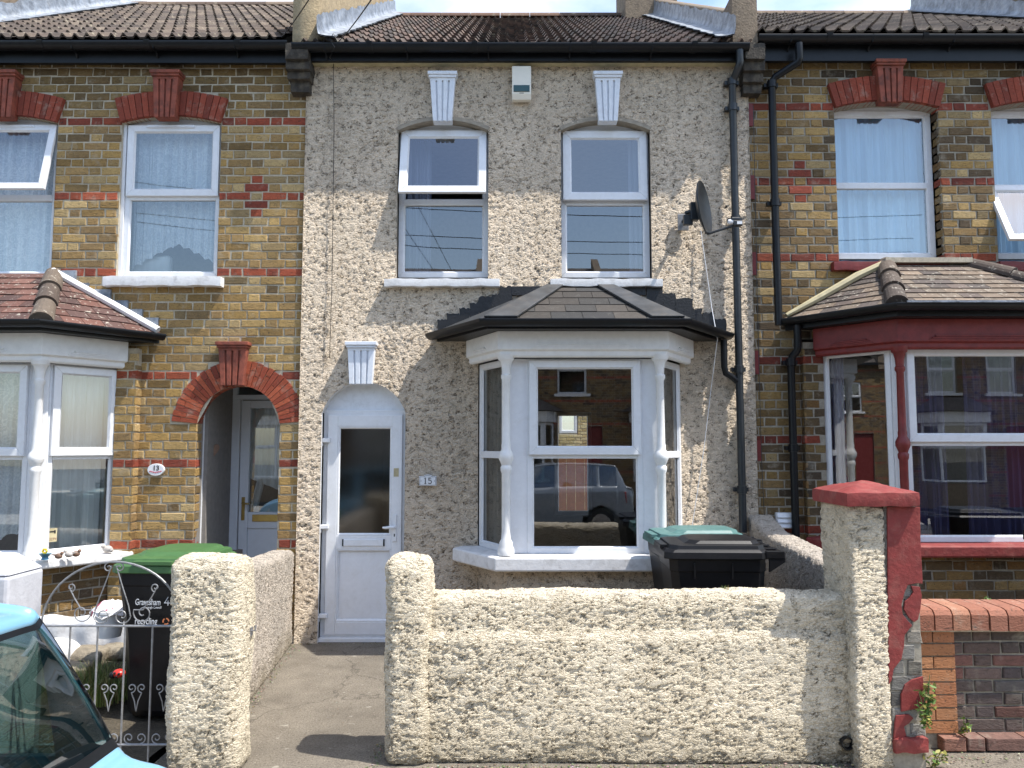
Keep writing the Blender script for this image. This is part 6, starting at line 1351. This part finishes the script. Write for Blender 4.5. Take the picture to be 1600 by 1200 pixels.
curtain('net_curtain', 'oval scalloped lace curtain in the front window of the left bay', 'lace', (P13[2][0]-1.15, 6.66), (P13[2][0]-0.02, 6.66), bcz0+0.02, bcz1, waves=10, amp=0.012, seed=6, edge=lambda t: 0.04+0.5*abs(t-0.5)**1.5+0.03*abs(sin(t*24)))
# porch door curtain, gathered
dcx0, dcx1 = pdx0+a0+0.07, pdx0+a1-0.02
curtain('door_curtain', 'white voile gathered and tied behind the glass of the porch door', 'net', (dcx0, yp+0.08), (dcx1, yp+0.08), WZ(772, yp), WZ(632, yp), waves=6, amp=0.014, seed=7, edge=lambda t: 0.28*abs(t-0.55))
curtain('door_curtain', 'lower tail of the white voile hanging left behind the porch door glass', 'net', (dcx0, yp+0.10), (dcx0+0.14, yp+0.10), WZ(804, yp), WZ(745, yp), waves=2, amp=0.014, seed=8, tie=lambda t, z: t*0.6+0.5*max(0, (z-WZ(790, yp))/0.3))
# middle house
yc5 = Y0+0.26
cur('curtain', 'pale lilac curtain drawn to the left of the open upstairs window of the middle house', 'palecurtain', W1, 0.06, 0.34, yc5, W1['z0']+0.02, W1['z1'], waves=4, amp=0.02, seed=11)
cur('curtain', 'narrow lilac curtain at the right side of the right upstairs window of the middle house', 'palecurtain', W2, 0.80, 0.97, yc5, W2['z0']+0.02, W2['z1'], waves=3, amp=0.02, seed=12)
for (lab, p, q, sd) in (('taupe curtain in the left side window of the middle bay', (P15[0][0]+0.06, P15[0][1]+0.06), (P15[1][0]+0.12, P15[1][1]+0.16), 13), ('taupe curtain in the right side window of the middle bay', (P15[2][0]-0.12, P15[2][1]+0.16), (P15[3][0]-0.06, P15[3][1]+0.06), 14)):
    curtain('curtain', lab, 'greycurtain', p, q, zs15+0.02, WZ(570, 6.6), waves=5, amp=0.015, seed=sd)
# right house
yc7 = yf7+0.13
cur('curtain', 'pale blue curtain filling the first upstairs window of the right house', 'bluecurtain', C1, -0.04, 0.97, yc7, C1['z0']+0.02, C1['z1']+0.03, waves=6, amp=0.02, seed=15)
cur('curtain', 'pale blue curtain behind the half open upstairs window at the right edge', 'bluecurtain', C2, -0.04, 0.97, yc7, C2['z0']+0.02, C2['z1']+0.03, waves=6, amp=0.02, seed=16)
curtain('curtain', 'dark purple curtain in the narrow side window of the right bay', 'purple', (P17[0][0]+0.07, P17[0][1]+0.06), (P17[0][0]+0.17, P17[0][1]-0.08), zs17+0.02, WZ(545, 6.6), waves=3, amp=0.015, seed=17)
curtain('curtain', 'purple curtain gathered left behind the front window of the right bay', 'purple', (P17[1][0]+0.02, 6.70), (P17[1][0]+0.50, 6.70), zs17+0.02, WZ(545, 6.6), waves=5, amp=0.025, seed=18)
curtain('curtain', 'purple curtain hanging right of the dark gap in the right bay window', 'purple', (P17[1][0]+0.66, 6.70), (P17[1][0]+1.3, 6.70), zs17+0.02, WZ(545, 6.6), waves=6, amp=0.025, seed=19)

# ================================================================== CABLES
def cable(label, pts, r=0.004, sag=0.0, mat='black', cat='cable'):
    P_ = [Vector(p) for p in pts]; full = []
    for a, b in zip(P_[:-1], P_[1:]):
        for k in range(12): t_ = k/12; q = a.lerp(b, t_); q.z -= sag*4*t_*(1-t_); full.append(q)
    full.append(P_[-1]); m = MB(); m.tube(full, r, 6); o = m.build('cable', mat, None, smooth=True); recenter(o); return tag(o, label, cat)
cable('black telephone wire dropping from the sky to the gutter by the left parapet', [at(600, -30, 3.0), at(528, 66, 6.7)], 0.004, 0.02)
cable('black telephone wire reaching the roof edge of the left house', [at(520, -60, 3.0), at(440, 58, 6.7)], 0.004, 0.02)
cable('looped black wire hanging under the gutter at the left end of the middle house', [at(528, 66, 6.7), at(521, 52, 6.7), at(515, 62, 6.72), at(523, 74, 6.72), at(515, 90, 6.8), at(521, 96, 6.94), at(522, 200, 6.975), at(519, 430, 6.975), at(515, 560, 6.975)], 0.003)
cable('thin white cable trailing down the cream wall right of the middle bay', [at(1095, 360, 6.97), at(1112, 480, 6.93), at(1121, 530, 6.80), at(1112, 600, 6.93), at(1100, 700, 6.96), at(1080, 832, 6.96)], 0.0035, mat='upvc')
cable('thin grey cable clipped along the edge of the right house', [at(1177, 165, 6.98), at(1184, 500, 6.98), at(1190, 720, 6.98), at(1196, 840, 6.98)], 0.003, mat='pipe')
for k, (a, b) in enumerate((((-9, -3.4, 7.9), (9, -2.2, 6.8)), ((-9, -3.8, 7.3), (9, -2.6, 6.4)), ((-9, -3.9, 7.1), (9, -2.7, 6.1)))):
    cable(('upper', 'middle', 'lower')[k]+' telephone wire over the street, seen mirrored in the upstairs panes', [a, b], 0.009, 0.35)

# ================================================================== CARS
def catmull(P_, n):
    P_ = np.array(P_, dtype=float); out_ = []
    Q = np.vstack([2*P_[0]-P_[1], P_, 2*P_[-1]-P_[-2]])
    for i in range(1, len(Q)-2):
        for k in range(n):
            t_ = k/n; a, b, c_, d = Q[i-1], Q[i], Q[i+1], Q[i+2]
            out_.append(b+0.5*t_*(c_-a)*0.8+t_*t_*(3*(c_-b)-0.8*0.5*(2*(c_-a)+(d-b)))+t_**3*(2*(b-c_)+0.8*0.5*((c_-a)+(d-b))))
    out_.append(P_[-1]); return np.array(out_)
ST = [(0.00,.66,.50,.60,.54,.55),(-0.025,.76,.80,.74,.86,.87),(-0.01,.80,.96,.765,1.01,1.02),(0.105,.81,1.0,.745,1.065,1.08),(0.17,.815,1.01,.69,1.22,1.25),(0.27,.82,1.01,.65,1.40,1.43),(0.33,.825,1.01,.63,1.445,1.48),(0.7,.83,1.0,.61,1.47,1.52),(1.3,.83,.99,.62,1.48,1.53),(1.8,.83,.97,.61,1.45,1.50),(2.15,.83,.96,.60,1.38,1.42),(2.5,.825,.945,.64,1.19,1.23),(2.85,.82,.93,.68,1.00,1.03),(3.25,.80,.88,.62,.92,.95),(3.5,.75,.76,.58,.80,.82),(3.62,.64,.50,.5,.54,.55)]
def car(name, label, loc, rot, paint, group=None):
    t = thing(name, label, 'car', loc, group); M = Matrix.Translation(loc) @ Matrix.Rotation(rot, 4, 'Z')
    secs = []
    for (s, w_, zb_, wr, zre, zt_) in ST:
        zl = min(zb_, 0.2); h = zb_-0.2
        secs.append([(s, w_*0.90, 0.20), (s, w_*0.97, 0.22+h*0.12), (s, w_*0.995, 0.2+h*0.4), (s, w_, 0.2+h*0.65), (s, w_*0.985, 0.2+h*0.88), (s, w_*0.955, zb_), (s, wr*1.01, zre), (s, wr*0.94, zre+(zt_-zre)*0.55), (s, wr*0.6, zt_-0.006), (s, 0.0, zt_)])
    S = np.array(secs); ns = 6; nc = 6
    S1 = np.array([catmull(S[:, j], ns) for j in range(S.shape[1])]).transpose(1, 0, 2)
    S2 = np.array([catmull(S1[i], nc) for i in range(S1.shape[0])]); ni, nj = S2.shape[:2]
    wheels = (0.62, 3.02); groups = {'body': [], 'window_seal': [], 'rear_window': [], 'windscreen': [], 'side_window': []}
    V = []; idx = {}
    for side in (1, -1):
        for i in range(ni):
            for j in range(nj): idx[(side, i, j)] = len(V); p = S2[i, j]; V.append((p[0], p[1]*side, p[2]))
    for side in (1, -1):
        for i in range(ni-1):
            for j in range(nj-1):
                c = (S2[i, j]+S2[i+1, j+1])/2; si = i/ns; ci = j/nc; q = (idx[(side, i, j)], idx[(side, i+1, j)], idx[(side, i+1, j+1)], idx[(side, i, j+1)]); q = q if side > 0 else q[::-1]
                if any((c[0]-wx)**2+(c[2]-0.30)**2 < 0.345**2 and ci < 4 for wx in wheels): continue
                if 3.3 < si < 5.0 and ci > 6.4: g = 'rear_window'
                elif 3.1 < si < 5.1 and ci > 6.16: g = 'window_seal'
                elif 10.15 < si < 12.0 and ci > 6.9: g = 'windscreen'
                elif 5.2 < si < 11.6 and 5.1 < ci < 5.9 and not (1.50 < c[0] < 1.60) and not (0.62 < c[0] < 0.70): g = 'side_window'
                else: g = 'body'
                groups[g].append(q)
    for g, fs in groups.items():
        used = sorted({k for q in fs for k in q}); mp_ = {k: n for n, k in enumerate(used)}; m = MB()
        cnt = 2 if g == 'side_window' else 1
        for sd in ((1, -1) if g == 'side_window' else (0,)):
            f2 = [q for q in fs if sd == 0 or (V[q[0]][1] > 0) == (sd > 0)]
            used = sorted({k for q in f2 for k in q}); mp_ = {k: n for n, k in enumerate(used)}; m = MB(); m.add([V[k] for k in used], [tuple(mp_[k] for k in q) for q in f2], None, M)
            o = m.build(g, paint if g == 'body' else 'black' if g == 'window_seal' else 'glass_car', t, smooth='all')
            if g == 'body':
                import bmesh; b = bmesh.new(); b.from_mesh(o.data); bmesh.ops.remove_doubles(b, verts=b.verts, dist=0.0005); b.to_mesh(o.data); b.free(); md = o.modifiers.new('thickness', 'SOLIDIFY'); md.thickness = 0.02; md.offset = -1
    for wx in wheels:
        for s in (1, -1):
            Mw = M @ Matrix.Translation((wx, s*0.72, 0.30)) @ Matrix.Rotation(-s*pi/2, 4, 'X'); m = MB(); m.lathe([(0.19, -0.09), (0.27, -0.09), (0.30, -0.06), (0.30, 0.06), (0.27, 0.09), (0.20, 0.085), (0.19, 0.04)], 0, 0, 0, 32, None, Mw); wh = m.build('wheel', 'tyre', t, smooth=True)
            m = MB(); m.lathe([(0.205, 0.083), (0.19, 0.085), (0.185, 0.03), (0.001, 0.03)], 0, 0, 0, 32, None, Mw)
            for k in range(6): m.box(-0.018, 0.018, 0.0, 0.19, 0.04, 0.075, None, Mw @ Matrix.Rotation(k*pi/3, 4, 'Z'))
            m.build('rim', 'chrome', wh, smooth=True)
    m = MB(); m.box(0.1, 3.5, -0.68, 0.68, 0.18, 0.24, None, M); m.box(0.2, 0.75, -0.62, 0.62, 0.82, 0.86, None, M); m.build('floor', 'roomdark', t)
    for y_ in (-0.35, 0.35):
        m = MB(); v, f = rbox(1.5, 1.62, y_-0.24, y_+0.24, 0.45, 1.02, 0.05, 0.06); m.add(v, f, None, M); v, f = rbox(1.5, 1.6, y_-0.13, y_+0.13, 1.05, 1.25, 0.04, 0.05); m.add(v, f, None, M); v, f = rbox(1.5, 2.05, y_-0.25, y_+0.25, 0.38, 0.5, 0.05, 0.06); m.add(v, f, None, M); m.build('seat', 'roomdark', t, smooth='all')
    m = MB(); m.tube([M @ Vector(p) for p in ((0.055, -0.25, 0.965), (0.085, -0.25, 1.03), (0.10, -0.02, 1.08), (0.115, 0.35, 1.10))], [0.03, 0.026, 0.014, 0.008], 8); m.build('wiper', 'black', t, smooth=True)
    for s in (1, -1):
        m = MB(); m.loft([[(x_, s*y_, z_) for x_, y_, z_ in r] for r in ([(0.035, 0.70, 0.72), (0.12, 0.785, 0.72), (0.14, 0.80, 0.95), (0.06, 0.725, 0.95)], [(0.012, 0.68, 0.72), (0.11, 0.825, 0.72), (0.14, 0.83, 0.95), (0.045, 0.73, 0.95)])], None, M); m.build('tail_light', 'taillight', t, bevel=0.006)
        m = MB(); m.loft([[(x_, s*y_, z_) for x_, y_, z_ in r] for r in ([(3.5, 0.45, 0.62), (3.35, 0.77, 0.62), (3.3, 0.76, 0.78), (3.45, 0.5, 0.76)], [(3.6, 0.45, 0.62), (3.4, 0.80, 0.62), (3.33, 0.80, 0.78), (3.54, 0.5, 0.76)])], None, M); m.build('headlight', 'glass_lamp', t, bevel=0.006)
    return t
MT['tyre'] = m_simple("tyre_rubber", c4(0.02), 0.8); MT['taillight'] = m_simple("tail_light_red", c4(0.35, 0.01, 0.01), 0.2); MT['glass_lamp'] = m_simple("lamp_lens", c4(0.6), 0.1)
def carpaint(name, c, metal):
    n = NT(name); n.color(c); n.rough(0.35); n.b.inputs['Metallic'].default_value = metal; n.b.inputs['Coat Weight'].default_value = 1.0; n.b.inputs['Coat Roughness'].default_value = 0.04; return n.m
MT['bluepaint'] = carpaint("light_blue_car_paint", c4(0.18, 0.38, 0.53), 0.1); MT['greypaint_car'] = carpaint("grey_car_paint", c4(0.34, 0.37, 0.40), 0.4)
car('parked_car', 'light blue hatchback parked at the lower left corner, close to the camera', (-0.905, 1.33, -0.12), pi, 'bluepaint', 'cars parked along the street')
car('parked_car', 'grey hatchback parked across the street, seen mirrored in the middle bay window', (2.42, -3.45, -0.12), pi, 'greypaint_car', 'cars parked along the street')
MT['quilt'] = plain("pale_blanket", c4(0.45, 0.55, 0.52), 0.9, bump=0.3)
m = MB(); v, f = rbox(-1.9, -1.15, 0.75, 1.65, 0.75, 0.87, 0.05, 0.04); m.add([(p[0], p[1], p[2]+0.02*sin(p[0]*14)*cos(p[1]*11)) for p in v], f); o = m.build('blanket', 'quilt', None, smooth='all'); recenter(o); tag(o, 'pale folded blanket on the rear shelf inside the light blue car', 'blanket')

# ================================================================== ACROSS THE STREET (seen in the window reflections) and behind the house
def plain_house(label):
    t = thing('brick_house', label, 'house', (0, 7, 0), 'houses across the street'); x0, x1 = -2.05, 2.05
    o1 = dict(x0=-1.25, x1=-0.40, z0=3.25, z1=4.6); o2 = dict(x0=0.45, x1=1.30, z0=3.25, z1=4.6); o3 = dict(x0=-1.7, x1=-0.9, z0=0.0, z1=2.3); o4 = dict(x0=-0.2, x1=1.5, z0=0, z1=2.5); ops = [o1, o2, o3, o4]
    m = MB(); bricks(m, x0, x1, 0, 5.3, 6.99, 0.075, 0.1, opcuts(ops), red=lambda k: k % 9 == 4, pal=YDARK, rng=random.Random(31)); m.build('brickwork', 'brick', t)
    backing(t, x0, x1, 0, 5.3, ops, 7.0, 7.2, 'mortar_dark', 'wall')
    for o in (o1, o2): window(t, (o['x0'], 7.08), (o['x1'], 7.08), o['z0'], o['z1'], ((o['z0']+o['z1'])/2,), {1: 0.0}); mm = MB(); mm.box(o['x0']-0.1, o['x1']+0.1, 6.92, 7.1, o['z0']-0.08, o['z0']); mm.build('window_sill', 'paint', t)
    mm = MB(); mm.box(o3['x0'], o3['x1'], 7.1, 7.15, 0, 2.3); mm.build('door', 'redpaint', t)
    P = ((-0.25, 7.0), (0.03, 6.45), (1.27, 6.45), (1.55, 7.0))
    for p, q in zip(P[:-1], P[1:]): window(t, p, q, 0.75, 2.4, (1.7,), {1: 0.0})
    mm = MB(); sweep(mm, P, [(-0.03, 0.0), (0.03, 0.0), (0.03, 0.70), (-0.03, 0.70)]); mm.build('bay_wall', 'brick_flat', t); mm = MB(); sweep(mm, P, [(-0.03, 2.4), (0.12, 2.4), (0.12, 2.7), (-0.03, 2.7)]); mm.build('cornice', 'paint', t)
    mm = MB(); mm.add([(-0.6, 7, 2.72), (-0.1, 6.2, 2.72), (1.4, 6.2, 2.72), (1.9, 7, 2.72), (0.2, 7, 3.15), (1.1, 7, 3.15)], [(0, 1, 4), (1, 2, 5, 4), (2, 3, 5), (0, 3, 2, 1)]); mm.build('bay_roof', 'slate_flat', t)
    mm = MB(); mm.add([(x0, 6.75, 5.35), (x1, 6.75, 5.35), (x1, 11, 8.1), (x0, 11, 8.1), (x0, 15.2, 5.35), (x1, 15.2, 5.35)], [(0, 1, 2, 3), (3, 2, 5, 4), (0, 4, 5, 1)]); mm.build('roof', 'slate_flat', t)
    mm = MB(); mm.box(x0, x1, 6.7, 6.82, 5.28, 5.40); mm.build('gutter', 'black', t)
    mm = MB(); mm.add(*[[(x1-0.12, 6.7, 5.1), (x1+0.12, 6.7, 5.1), (x1+0.12, 11, 7.9), (x1-0.12, 11, 7.9), (x1-0.12, 6.7, 5.75), (x1+0.12, 6.7, 5.75), (x1+0.12, 11, 8.45), (x1-0.12, 11, 8.45)], BF]); mm.build('chimney', 'parapet2', t)
    mm = MB(); mm.box(x0, x1, 14, 14.2, 0, 5.3); mm.build('rear_wall', 'mortar_dark', t)
    return t
MT['brick_flat'] = plain("far_brick", c4(0.20, 0.15, 0.10), 0.9, var=0.3, bump=0.5); MT['slate_flat'] = plain("far_slates", c4(0.10, 0.085, 0.075), 0.8, var=0.3, nscale=6, bump=0.5, bscale=12, bdist=0.02)
def copy_tree(o, parent=None):
    c = o.copy(); col.objects.link(c); c.parent = parent
    for ch in list(o.children): copy_tree(ch, c)
    return c
ph_ = plain_house('brown brick house directly across the street, mirrored in the middle bay window')
for k, (xx, lab) in enumerate(((0.9, None), (5.0, 'brown brick house across the street, right neighbour of the mirrored one'), (-3.2, 'brown brick house across the street, left neighbour of the mirrored one'), (-7.3, 'brown brick house across the street, farthest left of the row'), (9.1, 'brown brick house across the street, mirrored in the right bay window'), (13.2, 'brown brick house across the street, fourth to the right of the mirrored one'), (17.3, 'brown brick house across the street, farthest right of the row'))):
    o = ph_ if k == 0 else copy_tree(ph_)
    if lab: o['label'] = lab
    o.location = (xx, -9.0, 0); o.rotation_euler = (0, 0, pi)
for k, (yy, lab) in enumerate(((9.0, 'added brown brick house out of view, blocking street end sky, nearest our terrace'), (4.9, 'added brown brick house out of view, blocking street end sky, second from our terrace'), (0.8, 'added brown brick house out of view, blocking street end sky, third from our terrace'), (-3.3, 'added brown brick house out of view, blocking street end sky, fourth from our terrace'))):
    o = copy_tree(ph_); o['label'] = lab; o['group'] = 'added houses blocking the street end sky'; o.location = (-26.0, yy, 0); o.rotation_euler = (0, 0, pi/2)  # houses added out of view to keep bright low sky off the bay glass
# rear garden view through the middle house
t = thing('rear_building', 'sunlit yellow brick building with a small white window, seen through the middle bay', 'building', (1.2, 19, 0))
m = MB(); rb = random.Random(5); ob = dict(x0=1.15, x1=1.62, z0=2.05, z1=2.6)
bricks(m, -1.5, 4, 0, 5, 18.99, 0.075, 0.1, opcuts([ob]), pal=[srgb(200, 180, 130), srgb(188, 166, 116), srgb(210, 192, 146)], rng=rb); m.build('brickwork', 'brick', t); backing(t, -1.5, 4, 0, 5, [ob], 19.0, 19.2, 'mortar', 'wall'); window(t, (1.15, 19.03), (1.62, 19.03), 2.05, 2.6, (), {0: 0.0})
o = MB(); 
for i in range(14): o.box(-0.4+i*0.2, -0.21+i*0.2, 17.0, 17.03, 0, 1.75)
MT['fence'] = plain("orange_fence_stain", c4(0.22, 0.085, 0.04), 0.8, var=0.2); o = o.build('garden_fence', 'fence', None); recenter(o); tag(o, 'orange brown board fence in the rear garden seen through the middle bay', 'fence')
m = MB(); m.add([(-3, 11.5, -0.01), (5, 11.5, -0.01), (5, 25, -0.01), (-3, 25, -0.01)], [(0, 1, 2, 3)]); struct(m.build('rear_garden_ground', 'soil'))

# leaves, grit and moss along the foot of the walls
def litter(name, label, pts, mat, kind='stuff'):
    rr = random.Random(17); m = MB()
    for (xa, ya, xb, yb, n, s, spread) in pts:
        for i in range(n):
            t_ = rr.random(); x = xa+(xb-xa)*t_+rr.gauss(0, spread); y = ya+(yb-ya)*t_+rr.gauss(0, spread); a = rr.uniform(0, 6.28); q = s*rr.uniform(0.4, 1.3); z = 0.002+rr.uniform(0, 0.006)
            base = rr.choice([(0.20, 0.15, 0.09), (0.10, 0.08, 0.05), (0.30, 0.26, 0.19), (0.09, 0.12, 0.04)]); cl = tuple(b*rr.uniform(0.7, 1.3) for b in base)+(1,)
            c_, s_ = cos(a)*q, sin(a)*q; h = q*rr.uniform(0.15, 0.6)
            m.add([(x-c_, y-s_, z), (x+s_*0.6, y-c_*0.6, z), (x+c_, y+s_, z), (x-s_*0.6, y+c_*0.6, z), (x, y, z+h)], [(0, 1, 4), (1, 2, 4), (2, 3, 4), (3, 0, 4)], cl)
    o = m.build(name, mat, None); recenter(o); o['kind'] = kind; return tag(o, label, 'litter')
litter('grit', 'dry grit and leaf crumbs scattered along the edges of the path', [(-1.70, 4.55, -1.92, 6.95, 420, 0.008, 0.03), (-0.76, 4.30, -0.76, 4.7, 90, 0.008, 0.02), (-1.9, 6.95, -1.0, 6.97, 160, 0.007, 0.02), (-1.3, 5.0, -1.0, 6.6, 160, 0.005, 0.28), (-0.5, 4.34, 1.9, 4.36, 380, 0.009, 0.02), (2.3, 4.45, 4.0, 4.5, 220, 0.009, 0.04)], 'leaf')
